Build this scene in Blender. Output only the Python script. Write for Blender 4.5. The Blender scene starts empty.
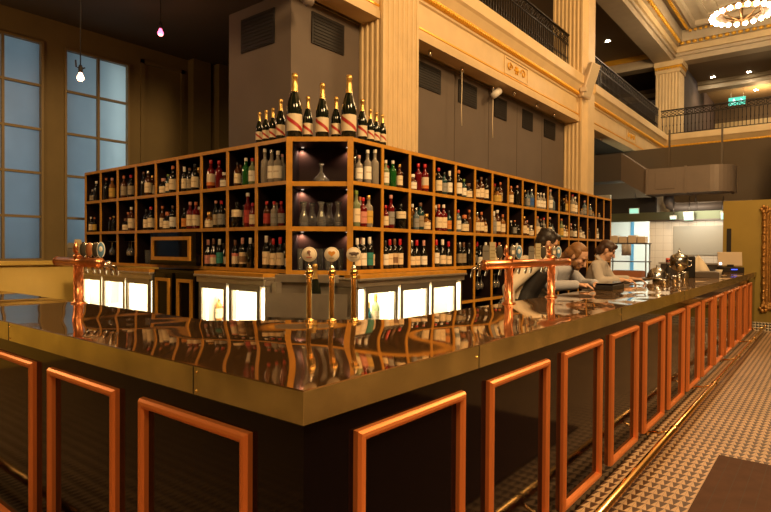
import bpy, bmesh, math, random
from mathutils import Vector, Matrix, noise
random.seed(7)
S = bpy.context.scene
COL = S.collection
PI = math.pi

# ------------------------------------------------------------------ camera
CAM = Vector((-1.1078265, -1.1753191, 1.5869977)); FPX = 561.7047
_th = PI/4 - 0.1143229; _pi = -0.0121049; _ro = -0.0064669
_fw = Vector((math.cos(_th), math.sin(_th), 0)); _rt = Vector((math.sin(_th), -math.cos(_th), 0)); _up = Vector((0, 0, 1))
_F = _fw*math.cos(_pi) + _up*math.sin(_pi); _U = -_fw*math.sin(_pi) + _up*math.cos(_pi)
_R2 = _rt*math.cos(_ro) - _U*math.sin(_ro); _U2 = _rt*math.sin(_ro) + _U*math.cos(_ro)
cd = bpy.data.cameras.new('camera'); cam = bpy.data.objects.new('camera', cd); COL.objects.link(cam)
cd.sensor_width = 36; cd.lens = FPX/771*36; cd.clip_end = 200; cd.clip_start = 0.02
m = Matrix.Identity(4)
for i in range(3):
    m[i][0] = _R2[i]; m[i][1] = _U2[i]; m[i][2] = -_F[i]; m[i][3] = CAM[i]
cam.matrix_world = m
S.camera = cam
def at(px, py, ax, v):
    r = _R2*((px-385.5)/FPX) + _U2*(-(py-256)/FPX) + _F
    return CAM + r*((v-CAM[ax])/r[ax])

# ------------------------------------------------------------------ materials
MATS = {}
def mat(name, col, rough=0.5, metal=0.0, var=0.0, scale=6.0, bump=0.0, bscale=30.0, trans=0.0, ior=1.45, coat=0.0, emit=None, estr=0.0, spec=0.5, alpha=1.0):
    if name in MATS: return MATS[name]
    M = bpy.data.materials.new(name); M.use_nodes = True
    nt = M.node_tree; b = nt.nodes['Principled BSDF']
    c = (col[0], col[1], col[2], 1)
    b.inputs['Base Color'].default_value = c; b.inputs['Roughness'].default_value = rough; b.inputs['Metallic'].default_value = metal
    b.inputs['Transmission Weight'].default_value = trans; b.inputs['IOR'].default_value = ior; b.inputs['Coat Weight'].default_value = coat
    b.inputs['Coat Roughness'].default_value = 0.08; b.inputs['Specular IOR Level'].default_value = spec; b.inputs['Alpha'].default_value = alpha
    if emit:
        b.inputs['Emission Color'].default_value = (*emit, 1); b.inputs['Emission Strength'].default_value = estr
    if var > 0 or bump > 0:
        tc = nt.nodes.new('ShaderNodeTexCoord')
    if var > 0:
        n = nt.nodes.new('ShaderNodeTexNoise'); n.inputs['Scale'].default_value = scale; n.inputs['Detail'].default_value = 5
        nt.links.new(tc.outputs['Object'], n.inputs['Vector'])
        r = nt.nodes.new('ShaderNodeValToRGB')
        r.color_ramp.elements[0].position = 0.3; r.color_ramp.elements[1].position = 0.7
        r.color_ramp.elements[0].color = (c[0]*(1-var), c[1]*(1-var), c[2]*(1-var), 1)
        r.color_ramp.elements[1].color = (min(1, c[0]*(1+var)), min(1, c[1]*(1+var)), min(1, c[2]*(1+var)), 1)
        nt.links.new(n.outputs['Fac'], r.inputs['Fac']); nt.links.new(r.outputs['Color'], b.inputs['Base Color'])
    if bump > 0:
        n2 = nt.nodes.new('ShaderNodeTexNoise'); n2.inputs['Scale'].default_value = bscale; n2.inputs['Detail'].default_value = 0 if bscale < 2 else 2
        nt.links.new(tc.outputs['Object'], n2.inputs['Vector'])
        bp = nt.nodes.new('ShaderNodeBump'); bp.inputs['Strength'].default_value = 1.0; bp.inputs['Distance'].default_value = bump
        nt.links.new(n2.outputs['Fac'], bp.inputs['Height']); nt.links.new(bp.outputs['Normal'], b.inputs['Normal'])
    MATS[name] = M
    return M

def math_chain(nt):
    def f(op, a, b=None):
        n = nt.nodes.new('ShaderNodeMath'); n.operation = op
        for i, v in enumerate((a, b)):
            if v is None: continue
            if isinstance(v, (int, float)): n.inputs[i].default_value = v
            else: nt.links.new(v, n.inputs[i])
        return n.outputs[0]
    return f
def floor_material():
    M = bpy.data.materials.new('triangle_tile'); M.use_nodes = True; nt = M.node_tree; b = nt.nodes['Principled BSDF']
    tc = nt.nodes.new('ShaderNodeTexCoord'); sx = nt.nodes.new('ShaderNodeSeparateXYZ'); nt.links.new(tc.outputs['Object'], sx.inputs[0])
    f = math_chain(nt)
    u = f('FRACT', f('DIVIDE', sx.outputs[0], 0.095)); v = f('FRACT', f('DIVIDE', sx.outputs[1], 0.056))
    tri = f('LESS_THAN', f('ABSOLUTE', f('SUBTRACT', f('MULTIPLY', v, 2.0), 1.0)), f('MULTIPLY', u, 0.93))
    g1 = f('GREATER_THAN', f('ABSOLUTE', f('SUBTRACT', v, 0.5)), 0.485); g2 = f('GREATER_THAN', f('ABSOLUTE', f('SUBTRACT', u, 0.5)), 0.485)
    gr = f('MAXIMUM', g1, g2)
    mx = nt.nodes.new('ShaderNodeMix'); mx.data_type = 'RGBA'; nt.links.new(tri, mx.inputs[0])
    mx.inputs[6].default_value = (0.66, 0.44, 0.26, 1); mx.inputs[7].default_value = (0.085, 0.038, 0.018, 1)
    nz = nt.nodes.new('ShaderNodeTexNoise'); nz.inputs['Scale'].default_value = 1.7; nz.inputs['Detail'].default_value = 6
    nt.links.new(tc.outputs['Object'], nz.inputs['Vector'])
    m2 = nt.nodes.new('ShaderNodeMix'); m2.data_type = 'RGBA'; m2.blend_type = 'MULTIPLY'; m2.inputs[0].default_value = 0.45
    nt.links.new(mx.outputs[2], m2.inputs[6]); nt.links.new(nz.outputs['Fac'], m2.inputs[7])
    m3 = nt.nodes.new('ShaderNodeMix'); m3.data_type = 'RGBA'; nt.links.new(gr, m3.inputs[0]); nt.links.new(m2.outputs[2], m3.inputs[6]); m3.inputs[7].default_value = (0.16, 0.11, 0.07, 1)
    nt.links.new(m3.outputs[2], b.inputs['Base Color']); b.inputs['Roughness'].default_value = 0.45
    return M
def grid_tile_material(name, c1, c2, su, sv, axu, axv, gap=0.03, rough=0.25):
    M = bpy.data.materials.new(name); M.use_nodes = True; nt = M.node_tree; b = nt.nodes['Principled BSDF']
    tc = nt.nodes.new('ShaderNodeTexCoord'); sx = nt.nodes.new('ShaderNodeSeparateXYZ'); nt.links.new(tc.outputs['Object'], sx.inputs[0]); f = math_chain(nt)
    u = f('FRACT', f('DIVIDE', sx.outputs[axu], su)); v = f('FRACT', f('DIVIDE', sx.outputs[axv], sv))
    g = f('MAXIMUM', f('LESS_THAN', u, gap), f('LESS_THAN', v, gap))
    mx = nt.nodes.new('ShaderNodeMix'); mx.data_type = 'RGBA'; nt.links.new(g, mx.inputs[0]); mx.inputs[6].default_value = (*c1, 1); mx.inputs[7].default_value = (*c2, 1)
    nt.links.new(mx.outputs[2], b.inputs['Base Color']); b.inputs['Roughness'].default_value = rough
    return M
def checker_material(name, c1, c2, s):
    M = bpy.data.materials.new(name); M.use_nodes = True; nt = M.node_tree; b = nt.nodes['Principled BSDF']
    tc = nt.nodes.new('ShaderNodeTexCoord'); sx = nt.nodes.new('ShaderNodeSeparateXYZ'); nt.links.new(tc.outputs['Object'], sx.inputs[0]); f = math_chain(nt)
    u = f('FRACT', f('DIVIDE', sx.outputs[1], s)); v = f('FRACT', f('DIVIDE', sx.outputs[2], s))
    tri = f('LESS_THAN', f('ABSOLUTE', f('SUBTRACT', f('MULTIPLY', v, 2.0), 1.0)), u)
    mx = nt.nodes.new('ShaderNodeMix'); mx.data_type = 'RGBA'; nt.links.new(tri, mx.inputs[0]); mx.inputs[6].default_value = (*c1, 1); mx.inputs[7].default_value = (*c2, 1)
    nt.links.new(mx.outputs[2], b.inputs['Base Color']); b.inputs['Roughness'].default_value = 0.4
    return M
def sash_label_material():
    # cream paper label crossed by a red diagonal sash
    M = bpy.data.materials.new('sash_label'); M.use_nodes = True; nt = M.node_tree; b = nt.nodes['Principled BSDF']
    tc = nt.nodes.new('ShaderNodeTexCoord'); sx = nt.nodes.new('ShaderNodeSeparateXYZ'); nt.links.new(tc.outputs['UV'], sx.inputs[0]); f = math_chain(nt)
    d = f('ADD', f('SUBTRACT', sx.outputs[1], 0.5), f('MULTIPLY', f('SUBTRACT', sx.outputs[0], 0.5), 0.95))
    red = f('LESS_THAN', f('ABSOLUTE', d), 0.115)
    goldl = f('LESS_THAN', f('ABSOLUTE', f('SUBTRACT', f('ABSOLUTE', d), 0.135)), 0.02)
    mx = nt.nodes.new('ShaderNodeMix'); mx.data_type = 'RGBA'; nt.links.new(red, mx.inputs[0]); mx.inputs[6].default_value = (0.72, 0.60, 0.42, 1); mx.inputs[7].default_value = (0.42, 0.012, 0.012, 1)
    m2 = nt.nodes.new('ShaderNodeMix'); m2.data_type = 'RGBA'; nt.links.new(goldl, m2.inputs[0]); nt.links.new(mx.outputs[2], m2.inputs[6]); m2.inputs[7].default_value = (0.6, 0.4, 0.12, 1)
    nt.links.new(m2.outputs[2], b.inputs['Base Color']); b.inputs['Roughness'].default_value = 0.5
    return M

m_brass_top = mat('polished_brass_top', (0.66, 0.47, 0.25), 0.04, 1.0, var=0.08, scale=2.0, bump=0.030, bscale=1.4)
def brass_top_fix(M):
    nt = M.node_tree; b = nt.nodes['Principled BSDF']; out = nt.nodes['Material Output']
    g = nt.nodes.new('ShaderNodeBsdfPrincipled'); g.inputs['Base Color'].default_value = (0.62, 0.36, 0.15, 1); g.inputs['Metallic'].default_value = 1.0; g.inputs['Roughness'].default_value = 0.55
    ms = nt.nodes.new('ShaderNodeMixShader'); ms.inputs[0].default_value = 0.10
    nt.links.new(b.outputs[0], ms.inputs[1]); nt.links.new(g.outputs[0], ms.inputs[2]); nt.links.new(ms.outputs[0], out.inputs['Surface'])
brass_top_fix(m_brass_top)
m_brass_edge = mat('worn_brass_edge', (0.54, 0.53, 0.30), 0.26, 1.0, var=0.25, scale=5.0)
m_brass = mat('brass', (0.80, 0.54, 0.18), 0.16, 1.0)
m_rail = mat('foot_rail_brass', (0.80, 0.50, 0.20), 0.22, 1.0)
m_copper = mat('copper', (0.85, 0.36, 0.17), 0.28, 1.0, var=0.1, scale=30)
m_frame = mat('copper_frame', (0.84, 0.28, 0.085), 0.36, 0.6)
m_black = mat('black_gloss_panel', (0.003, 0.002, 0.003), 0.07, 0.0, spec=0.23)
m_blackmat = mat('black_matt', (0.012, 0.010, 0.010), 0.6)
m_shelfin = mat('shelf_interior', (0.012, 0.005, 0.005), 0.5, spec=0.3)
m_wood = mat('gold_wood', (0.56, 0.26, 0.030), 0.38, 0.0, var=0.15, scale=12)
m_steel = mat('brushed_steel', (0.50, 0.44, 0.36), 0.34, 0.75, var=0.12, scale=5)
m_darksteel = mat('dark_steel', (0.16, 0.14, 0.12), 0.35, 0.9)
m_chrome = mat('chrome', (0.8, 0.78, 0.74), 0.08, 1.0)
m_cream = mat('cream_plaster', (0.72, 0.55, 0.31), 0.55, var=0.06, scale=3)
m_cream2 = mat('pale_plaster', (0.50, 0.41, 0.29), 0.6, var=0.05, scale=3)
m_gilt = mat('gilt_moulding', (0.85, 0.46, 0.045), 0.35, 0.3)
m_olive = mat('olive_plaster', (0.155, 0.112, 0.042), 0.7, var=0.10, scale=2)
m_yellow = mat('mustard_paint', (0.33, 0.235, 0.045), 0.55, var=0.07, scale=2.2)
m_sill = mat('mustard_sill', (0.62, 0.43, 0.10), 0.4, var=0.06, scale=3)
m_grey = mat('taupe_wall', (0.140, 0.112, 0.094), 0.75, var=0.06, scale=2)
m_ceil = mat('brown_ceiling', (0.17, 0.125, 0.068), 0.75, var=0.06, scale=2)
m_soffit = mat('olive_soffit', (0.42, 0.34, 0.18), 0.6)
m_dark = mat('dark_void_paint', (0.020, 0.017, 0.016), 0.7)
m_duct = mat('grey_duct', (0.20, 0.165, 0.145), 0.5, 0.25, var=0.07, scale=2)
m_iron = mat('wrought_iron', (0.022, 0.016, 0.012), 0.45, 0.5)
m_purple = mat('plum_wall', (0.085, 0.065, 0.075), 0.8)
m_white = mat('white_enamel', (0.85, 0.83, 0.78), 0.4)
m_whiteplastic = mat('pale_plastic', (0.66, 0.55, 0.42), 0.4)
m_paper = mat('cream_paper', (0.85, 0.74, 0.56), 0.6)
m_glass = mat('clear_glass', (0.93, 0.93, 0.90), 0.02, trans=1.0, ior=1.45)
m_floor = floor_material()
m_tile = grid_tile_material('white_wall_tile', (0.80, 0.76, 0.68), (0.50, 0.46, 0.40), 0.2, 0.2, 1, 2, 0.03, 0.2)
m_mosaic = checker_material('mosaic_base', (0.75, 0.68, 0.55), (0.03, 0.025, 0.02), 0.055)
m_timber = mat('dark_timber', (0.070, 0.032, 0.018), 0.75, var=0.12, scale=9, spec=0.25)
m_sash = sash_label_material()

# ------------------------------------------------------------------ mesh builder
class MB:
    def __init__(self):
        self.v = []; self.f = []; self.mi = []; self.mats = []; self.smooth = []; self.uv = {}
    def m(self, mt):
        if mt not in self.mats: self.mats.append(mt)
        return self.mats.index(mt)
    def add(self, vs, fs, mt, smooth=False, M=None, uvs=None):
        o = len(self.v); k = self.m(mt)
        for p in vs:
            p = Vector(p)
            self.v.append(M @ p if M is not None else p)
        for i, f in enumerate(fs):
            if uvs: self.uv[len(self.f)] = [uvs[j] for j in f]
            self.f.append([a+o for a in f]); self.mi.append(k); self.smooth.append(smooth)
        return self
    def box(self, lo, hi, mt, M=None, front=None):
        x0, y0, z0 = lo; x1, y1, z1 = hi
        vs = [(x0, y0, z0), (x1, y0, z0), (x1, y1, z0), (x0, y1, z0), (x0, y0, z1), (x1, y0, z1), (x1, y1, z1), (x0, y1, z1)]
        fs = [(0, 3, 2, 1), (4, 5, 6, 7), (0, 1, 5, 4), (1, 2, 6, 5), (2, 3, 7, 6), (3, 0, 4, 7)]
        o = len(self.f); self.add(vs, fs, mt, False, M)
        if front is not None: self.mi[o+front[0]] = self.m(front[1])   # 0 -z 1 +z 2 -y 3 +x 4 +y 5 -x
        return self
    def lathe(self, prof, mt, n=16, M=None, smooth=True, ang=2*PI, a0=0.0, uv=False):
        full = abs(ang-2*PI) < 1e-6
        k = n if full else n+1
        vs = []; uvs = []
        for (r, z) in prof:
            for i in range(k):
                a = a0 + ang*i/n; vs.append((r*math.cos(a), r*math.sin(a), z))
                uvs.append((i/n, (z-prof[0][1])/max(1e-9, prof[-1][1]-prof[0][1])))
        fs = []
        for j in range(len(prof)-1):
            for i in range(n):
                a = j*k+i; b = j*k+(i+1) % k
                if prof[j][0] < 1e-7: fs.append((a, b+k, a+k)) if prof[j+1][0] > 1e-7 else None
                elif prof[j+1][0] < 1e-7: fs.append((a, b, a+k))
                else: fs.append((a, b, b+k, a+k))
        return self.add(vs, [f for f in fs if f], mt, smooth, M, uvs if uv else None)
    def tube(self, pts, r, mt, n=8, closed=False, smooth=True, M=None, cap=True):
        pts = [Vector(p) for p in pts]; N = len(pts); vs = []
        rr = r if isinstance(r, (list, tuple)) else [r]*N
        up = None
        for i, p in enumerate(pts):
            t = (pts[(i+1) % N]-pts[i-1]) if closed else (pts[min(i+1, N-1)]-pts[max(i-1, 0)])
            t.normalize()
            if up is None:
                up = Vector((0, 0, 1)) if abs(t.z) < 0.9 else Vector((1, 0, 0))
            a = t.cross(up)
            if a.length < 1e-5: a = t.cross(Vector((0.3, 0.8, 0.5)))
            a.normalize(); b = t.cross(a); up = -b if False else up
            for k in range(n):
                q = 2*PI*k/n
                vs.append(p+(a*math.cos(q)+b*math.sin(q))*rr[i])
        fs = []
        for i in range(N if closed else N-1):
            for k in range(n):
                j = (i+1) % N
                fs.append((i*n+k, i*n+(k+1) % n, j*n+(k+1) % n, j*n+k))
        if not closed and cap:
            fs.append(tuple(range(n-1, -1, -1))); fs.append(tuple((N-1)*n+k for k in range(n)))
        return self.add(vs, fs, mt, smooth, M)
    def prism(self, poly, z0, z1, mt, M=None, top=None):
        n = len(poly)
        vs = [(x, y, z0) for x, y in poly]+[(x, y, z1) for x, y in poly]
        fs = [tuple(range(n-1, -1, -1)), tuple(range(n, 2*n))]+[(i, (i+1) % n, (i+1) % n+n, i+n) for i in range(n)]
        o = len(self.f); self.add(vs, fs, mt, False, M)
        if top: self.mi[o+1] = self.m(top)
        return self
    def sphere(self, c, r, mt, n=12, k=8, M=None):
        r = (r, r, r) if isinstance(r, (int, float)) else r
        vs = [(c[0], c[1], c[2]-r[2])]
        for j in range(1, k):
            a = -PI/2+PI*j/k
            for i in range(n):
                b = 2*PI*i/n; vs.append((c[0]+r[0]*math.cos(a)*math.cos(b), c[1]+r[1]*math.cos(a)*math.sin(b), c[2]+r[2]*math.sin(a)))
        vs.append((c[0], c[1], c[2]+r[2])); L = len(vs)-1; fs = []
        for i in range(n): fs.append((0, 1+(i+1) % n, 1+i))
        for j in range(k-2):
            for i in range(n):
                a = 1+j*n+i; b = 1+j*n+(i+1) % n; fs.append((a, b, b+n, a+n))
        for i in range(n): fs.append((1+(k-2)*n+i, 1+(k-2)*n+(i+1) % n, L))
        return self.add(vs, fs, mt, True, M)
    def mesh(self, name):
        me = bpy.data.meshes.new(name); me.from_pydata([tuple(p) for p in self.v], [], self.f)
        for mt in self.mats: me.materials.append(mt)
        me.polygons.foreach_set('material_index', self.mi); me.polygons.foreach_set('use_smooth', self.smooth)
        if self.uv:
            l = me.uv_layers.new(name='UVMap')
            for fi, us in self.uv.items():
                for li, u in zip(me.polygons[fi].loop_indices, us): l.data[li].uv = u
        me.validate(); me.update()
        return me
    def build(self, name, parent=None, loc=None, rotz=0.0, bevel=0.0):
        o = bpy.data.objects.new(name, self.mesh(name)); COL.objects.link(o)
        if parent is not None: o.parent = parent
        if loc is not None: o.location = loc
        if rotz: o.rotation_euler = (0, 0, rotz)
        if bevel:
            bv = o.modifiers.new('bevel', 'BEVEL'); bv.width = bevel; bv.segments = 2; bv.limit_method = 'ANGLE'
        return o
def tag(o, label, cat, group=None):
    o['label'] = label; o['category'] = cat
    if group: o['group'] = group
    return o
def thing(name, label, cat, loc=(0, 0, 0), rotz=0.0, group=None):
    o = bpy.data.objects.new(name, None); COL.objects.link(o); o.location = loc; o.rotation_euler = (0, 0, rotz); o.empty_display_size = 0.1
    return tag(o, label, cat, group)
def struct(o):
    o['kind'] = 'structure'; return o
def copy_tree(o, parent=None):
    c = o.copy(); COL.objects.link(c); c.parent = parent
    for ch in list(o.children): copy_tree(ch, c)
    return c
def wbox(lo, hi, mt, name, parent=None, bevel=0.0):
    b = MB(); b.box(lo, hi, mt); return b.build(name, parent, bevel=bevel)
ORD = ['first', 'second', 'third', 'fourth', 'fifth', 'sixth', 'seventh', 'eighth', 'ninth', 'tenth', 'eleventh', 'twelfth', 'thirteenth', 'fourteenth', 'fifteenth', 'sixteenth', 'seventeenth']
def RZ(a): return Matrix.Rotation(a, 4, 'Z')
def TR(x, y, z): return Matrix.Translation((x, y, z))

# ================================================================== SETTING
struct(wbox((-9, -10, -0.05), (34, 14, 0.0), m_floor, 'floor'))
struct(wbox((-9.2, -10, 0), (-9.0, 14, 10.5), mat('brown_paint', (0.055, 0.038, 0.023), 0.8), 'wall_back'))
struct(wbox((-9, -10.2, 0), (34, -10.0, 10.5), MATS['brown_paint'], 'wall_right'))

# ---- window wall (parallel to X at Y = 7.4)
YW = 7.4
SILLZ = 1.40
def window_wall():
    b = MB()
    # openings: window 1 X 0.55..2.045, window 2 X 2.316..3.26 (z 1.43 .. 4.42), plus panel moulding
    y0, y1 = YW, YW+0.25
    WT = 4.42
    b.box((-6, y0-0.10, 0), (3.7, y1, SILLZ-0.06), mat('mustard_dado', (0.72, 0.52, 0.14), 0.45, var=0.08, scale=2))          # dado below the sill
    b.box((-6, y0, SILLZ-0.06), (0.62, y1, WT), m_olive)
    b.box((2.045, y0, SILLZ-0.06), (2.316, y1, WT), m_olive)
    b.box((3.26, y0, SILLZ-0.06), (7.0, y1, WT), m_olive)
    b.box((-6, y0, WT), (7.0, y1, 5.25), m_olive)
    return struct(b.build('wall_window'))
window_wall()
b = MB(); b.box((-6, YW-0.17, SILLZ-0.06), (3.6, YW+0.02, SILLZ), m_sill); struct(b.build('trim_1', bevel=0.012))   # sill ledge
b = MB()
for i, (z, d) in enumerate(((5.02, 0.06), (5.10, 0.11), (5.17, 0.17))):
    b.box((-6, YW-d, z), (6.0, YW+0.02, z+0.075), m_olive)
struct(b.build('trim_2'))                                              # cornice over the windows
b = MB()                                                               # raised wall panel right of the windows
for (lo, hi) in (((3.44, 2.2), (3.50, 4.56)), ((4.14, 2.2), (4.20, 4.56)), ((3.44, 4.50), (4.20, 4.56))):
    b.box((lo[0], YW-0.03, lo[1]), (hi[0], YW+0.01, hi[1]), m_olive)
struct(b.build('trim_3'))
b = MB()                                                               # pilasters in the corner
b.box((4.28, YW-0.16, 1.0), (4.62, YW+0.02, 4.95), m_olive); b.box((4.70, YW-0.28, 1.0), (5.2, YW+0.02, 5.02), m_olive)
b.box((4.22, YW-0.22, 4.95), (4.66, YW+0.02, 5.05), m_olive)
struct(b.build('trim_4'))
# windows
m_pane = bpy.data.materials.new('frosted_pane'); m_pane.use_nodes = True
nt = m_pane.node_tree; nt.nodes.remove(nt.nodes['Principled BSDF'])
tl = nt.nodes.new('ShaderNodeBsdfTranslucent'); gl = nt.nodes.new('ShaderNodeBsdfGlossy'); ms = nt.nodes.new('ShaderNodeMixShader')
tcn = nt.nodes.new('ShaderNodeTexCoord'); nz = nt.nodes.new('ShaderNodeTexNoise'); nz.inputs['Scale'].default_value = 2.2; nz.inputs['Detail'].default_value = 6
rp = nt.nodes.new('ShaderNodeValToRGB'); rp.color_ramp.elements[0].color = (0.62, 0.66, 0.66, 1); rp.color_ramp.elements[1].color = (0.86, 0.88, 0.86, 1)
nt.links.new(tcn.outputs['Object'], nz.inputs['Vector']); nt.links.new(nz.outputs['Fac'], rp.inputs['Fac']); nt.links.new(rp.outputs['Color'], tl.inputs['Color'])
gl.inputs['Roughness'].default_value = 0.35; ms.inputs[0].default_value = 0.05
nt.links.new(tl.outputs[0], ms.inputs[1]); nt.links.new(gl.outputs[0], ms.inputs[2]); nt.links.new(ms.outputs[0], nt.nodes['Material Output'].inputs['Surface'])
m_winframe = mat('window_frame_paint', (0.20, 0.145, 0.06), 0.5)
def window(name, x0, x1, muls):
    z0, z1 = SILLZ, 4.42
    f = MB(); t = 0.03
    f.box((x0, YW-0.03, z0), (x0+t, YW+0.08, z1), m_winframe); f.box((x1-t, YW-0.03, z0), (x1, YW+0.08, z1), m_winframe)
    f.box((x0+t, YW-0.03, z1-t), (x1-t, YW+0.08, z1), m_winframe); f.box((x0+t, YW-0.03, z0), (x1-t, YW+0.08, z0+t), m_winframe)
    rows = 5
    for k in range(1, rows):
        z = z0+(z1-z0)*k/rows
        f.box((x0+t, YW, z-0.016), (x1-t, YW+0.05, z+0.016), m_winframe)
    for xm in muls: f.box((xm-0.016, YW-0.004, z0+t), (xm+0.016, YW+0.055, z1-t), m_winframe)
    fo = struct(f.build(name))
    p = MB(); p.box((x0+t, YW+0.045, z0+t), (x1-t, YW+0.049, z1-t), m_pane); p.build('pane', fo)
window('window_1', 0.62, 2.045, (1.08, 1.565))
window('window_2', 2.316, 3.26, (2.80,))
# lower ceiling over the left room and cornice
struct(wbox((-6, 3.9, 5.25), (6.0, 7.65, 5.4), m_ceil, 'ceiling_lower'))
struct(wbox((-6.15, 3.9, 0), (-6.0, 7.65, 5.4), m_olive, 'wall_left_end'))

# ---- taupe box (core) behind the back bar, with black vents
b = MB(); b.box((3.583, 4.05, 0), (12.55, 5.3, 5.25), m_grey)
core = struct(b.build('wall_core'))
b = MB()
for x in (4.9, 6.15, 7.4, 8.65, 9.9, 11.2): b.box((x-0.006, 4.046, 2.6), (x+0.006, 4.06, 5.2), mat('panel_joint', (0.10, 0.075, 0.06), 0.8))
struct(b.build('trim_5'))
def vent(lo, hi, axis, label):
    t = thing('air_vent', label, 'vent', ((lo[0]+hi[0])/2, (lo[1]+hi[1])/2, lo[2]), 0, 'black vents on the taupe wall')
    c = Vector(((lo[0]+hi[0])/2, (lo[1]+hi[1])/2, lo[2]))
    f = MB(); f.box(Vector(lo)-c, Vector(hi)-c, m_blackmat); f.build('frame', t)
    s = MB(); n = 9; H = hi[2]-lo[2]
    for k in range(n):
        z = 0.03+(H-0.06)*k/(n-1)
        if axis == 'y': s.box((lo[0]-c.x+0.03, lo[1]-c.y-0.008, z-0.008), (hi[0]-c.x-0.03, lo[1]-c.y+0.004, z+0.004), m_dark)
        else: s.box((lo[0]-c.x-0.008, lo[1]-c.y+0.03, z-0.008), (lo[0]-c.x+0.004, hi[1]-c.y-0.03, z+0.004), m_dark)
    s.build('louvre', t)
vent((3.565, 4.35, 4.18), (3.60, 5.02, 4.62), 'x', 'square black louvred vent high on the core wall face toward the windows')
for i, (x0, x1) in enumerate(((3.92, 4.52), (6.1, 6.93), (7.51, 8.16), (8.87, 9.39), (10.15, 10.66), (11.3, 11.95))):
    vent((x0, 4.03, 4.21), (x1, 4.07, 4.61), 'y', ['black louvred vent on taupe wall just behind the near fluted column', 'first black vent on taupe wall past the near fluted column',
        'second black vent on taupe wall past the near fluted column', 'third black vent on taupe wall past the near fluted column', 'fourth black vent on taupe wall past the near fluted column',
        'fifth black vent on taupe wall, beside the far fluted column'][i])

# ---- fluted columns
def fluted(name, x0, x1, y0, y1, z0, z1, mt, plain_right=0.0):
    """rectangular pier whose -X and -Y faces carry half-round flutes"""
    b = MB()
    def side(p, q, nrm, n, m0, m1):
        p = Vector(p); q = Vector(q); d = q-p; L = d.length; d.normalize(); pts = [p.copy()]
        a0 = m0; a1 = L-m1; w = (a1-a0)/n
        for k in range(n):
            s0 = a0+w*(k+0.14); s1 = a0+w*(k+0.86)
            for j in range(7):
                t = PI*j/6
                c = (s0+s1)/2-math.cos(t)*(s1-s0)/2; dep = math.sin(t)*(s1-s0)*0.42
                pts.append(p+d*c-Vector(nrm)*dep)
        pts.append(q.copy()); return pts
    A = side((x0, y1, 0), (x0, y0, 0), (-1, 0, 0), 7, 0.03, 0.03)
    B = side((x0, y0, 0), (x1, y0, 0), (0, -1, 0), 7, 0.03, 0.03+plain_right)
    poly = [(p.x, p.y) for p in A+B[1:]]+[(x1, y1)]
    b.prism(poly, z0, z1, mt)
    return struct(b.build(name))
fluted('column', 4.826, 5.66, 3.6, 4.29, 0, 10.4, m_cream)
fluted('column', 12.516, 13.43, 3.6, 4.34, 0, 10.4, m_cream, 0.45)

# ---- balcony fascia along X (Y = 3.72) and its return at X = 21.4
def bar_x(b, x0, x1, prof, mt):          # prof: list of (out, z) from bottom to top; out is distance in -Y from Y=3.72
    n = len(prof); vs = [(x, 3.72-o, z) for x in (x0, x1) for o, z in prof]
    b.add(vs, [(i, i+1, n+i+1, n+i) for i in range(n-1)]+[tuple(range(n))[::-1], tuple(range(n, 2*n))], mt)
def bar_y(b, y0, y1, prof, mt):          # the same, facing -X at X = 21.4
    n = len(prof); vs = [(21.4-o, y, z) for y in (y1, y0) for o, z in prof]
    b.add(vs, [(i, i+1, n+i+1, n+i) for i in range(n-1)]+[tuple(range(n))[::-1], tuple(range(n, 2*n))], mt)
FB, FT = 4.72, 5.80
def fascia(fn, a, c, nm):
    b = MB()
    fn(b, a, c, [(-0.30, FB), (0.05, FB), (0.06, FB+0.10), (0.02, FB+0.12), (0.02, FB+0.17), (0, FB+0.20), (0, FB+0.56), (0.03, FB+0.58), (0.03, FB+0.63), (0.08, FB+0.72), (0.14, FB+0.84), (0.18, FB+0.88), (0.18, FT), (-0.30, FT)], m_cream)
    fn(b, a, c, [(0.019, FB+0.165), (0.035, FB+0.17), (0.035, FB+0.195), (0.0, FB+0.205)], m_gilt)
    fn(b, a, c, [(0.02, FB+0.615), (0.065, FB+0.625), (0.085, FB+0.66), (0.085, FB+0.70), (0.05, FB+0.72)], m_gilt)
    return struct(b.build(nm))
fascia(bar_x, -6.0, 4.9, 'trim_6'); fascia(bar_x, 5.6, 12.6, 'trim_7'); fascia(bar_x, 13.35, 21.4, 'trim_8'); fascia(bar_y, -9, 3.72, 'trim_9')
b = MB()                                    # rope beads on the gilt strip
def rope(p, q, n, r):
    p = Vector(p); q = Vector(q)
    for k in range(n): b.sphere(p.lerp(q, (k+0.5)/n), (r*0.8, r*0.8, r), m_gilt, 6, 4)
rope((5.66, 3.645, FB+0.66), (12.5, 3.645, FB+0.66), 110, 0.036); rope((13.4, 3.645, FB+0.66), (21.4, 3.645, FB+0.66), 70, 0.036); rope((21.32, 3.7, FB+0.66), (21.32, -3, FB+0.66), 60, 0.036)
struct(b.build('trim_10'))
struct(wbox((-6, 3.98, FB), (12.6, 4.1, FB+0.04), m_soffit, 'trim_11'))
struct(wbox((-6, 3.80, FB+0.045), (34, 12, FT-0.02), mat('soffit_shaded', (0.055, 0.042, 0.028), 0.7), 'ceiling_mezzanine_slab'))  # underside coloured dark so the slab reads as shaded
struct(wbox((21.48, -9, FB+0.045), (34, 3.80, FT-0.02), MATS['soffit_shaded'], 'ceiling_far_slab'))
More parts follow.
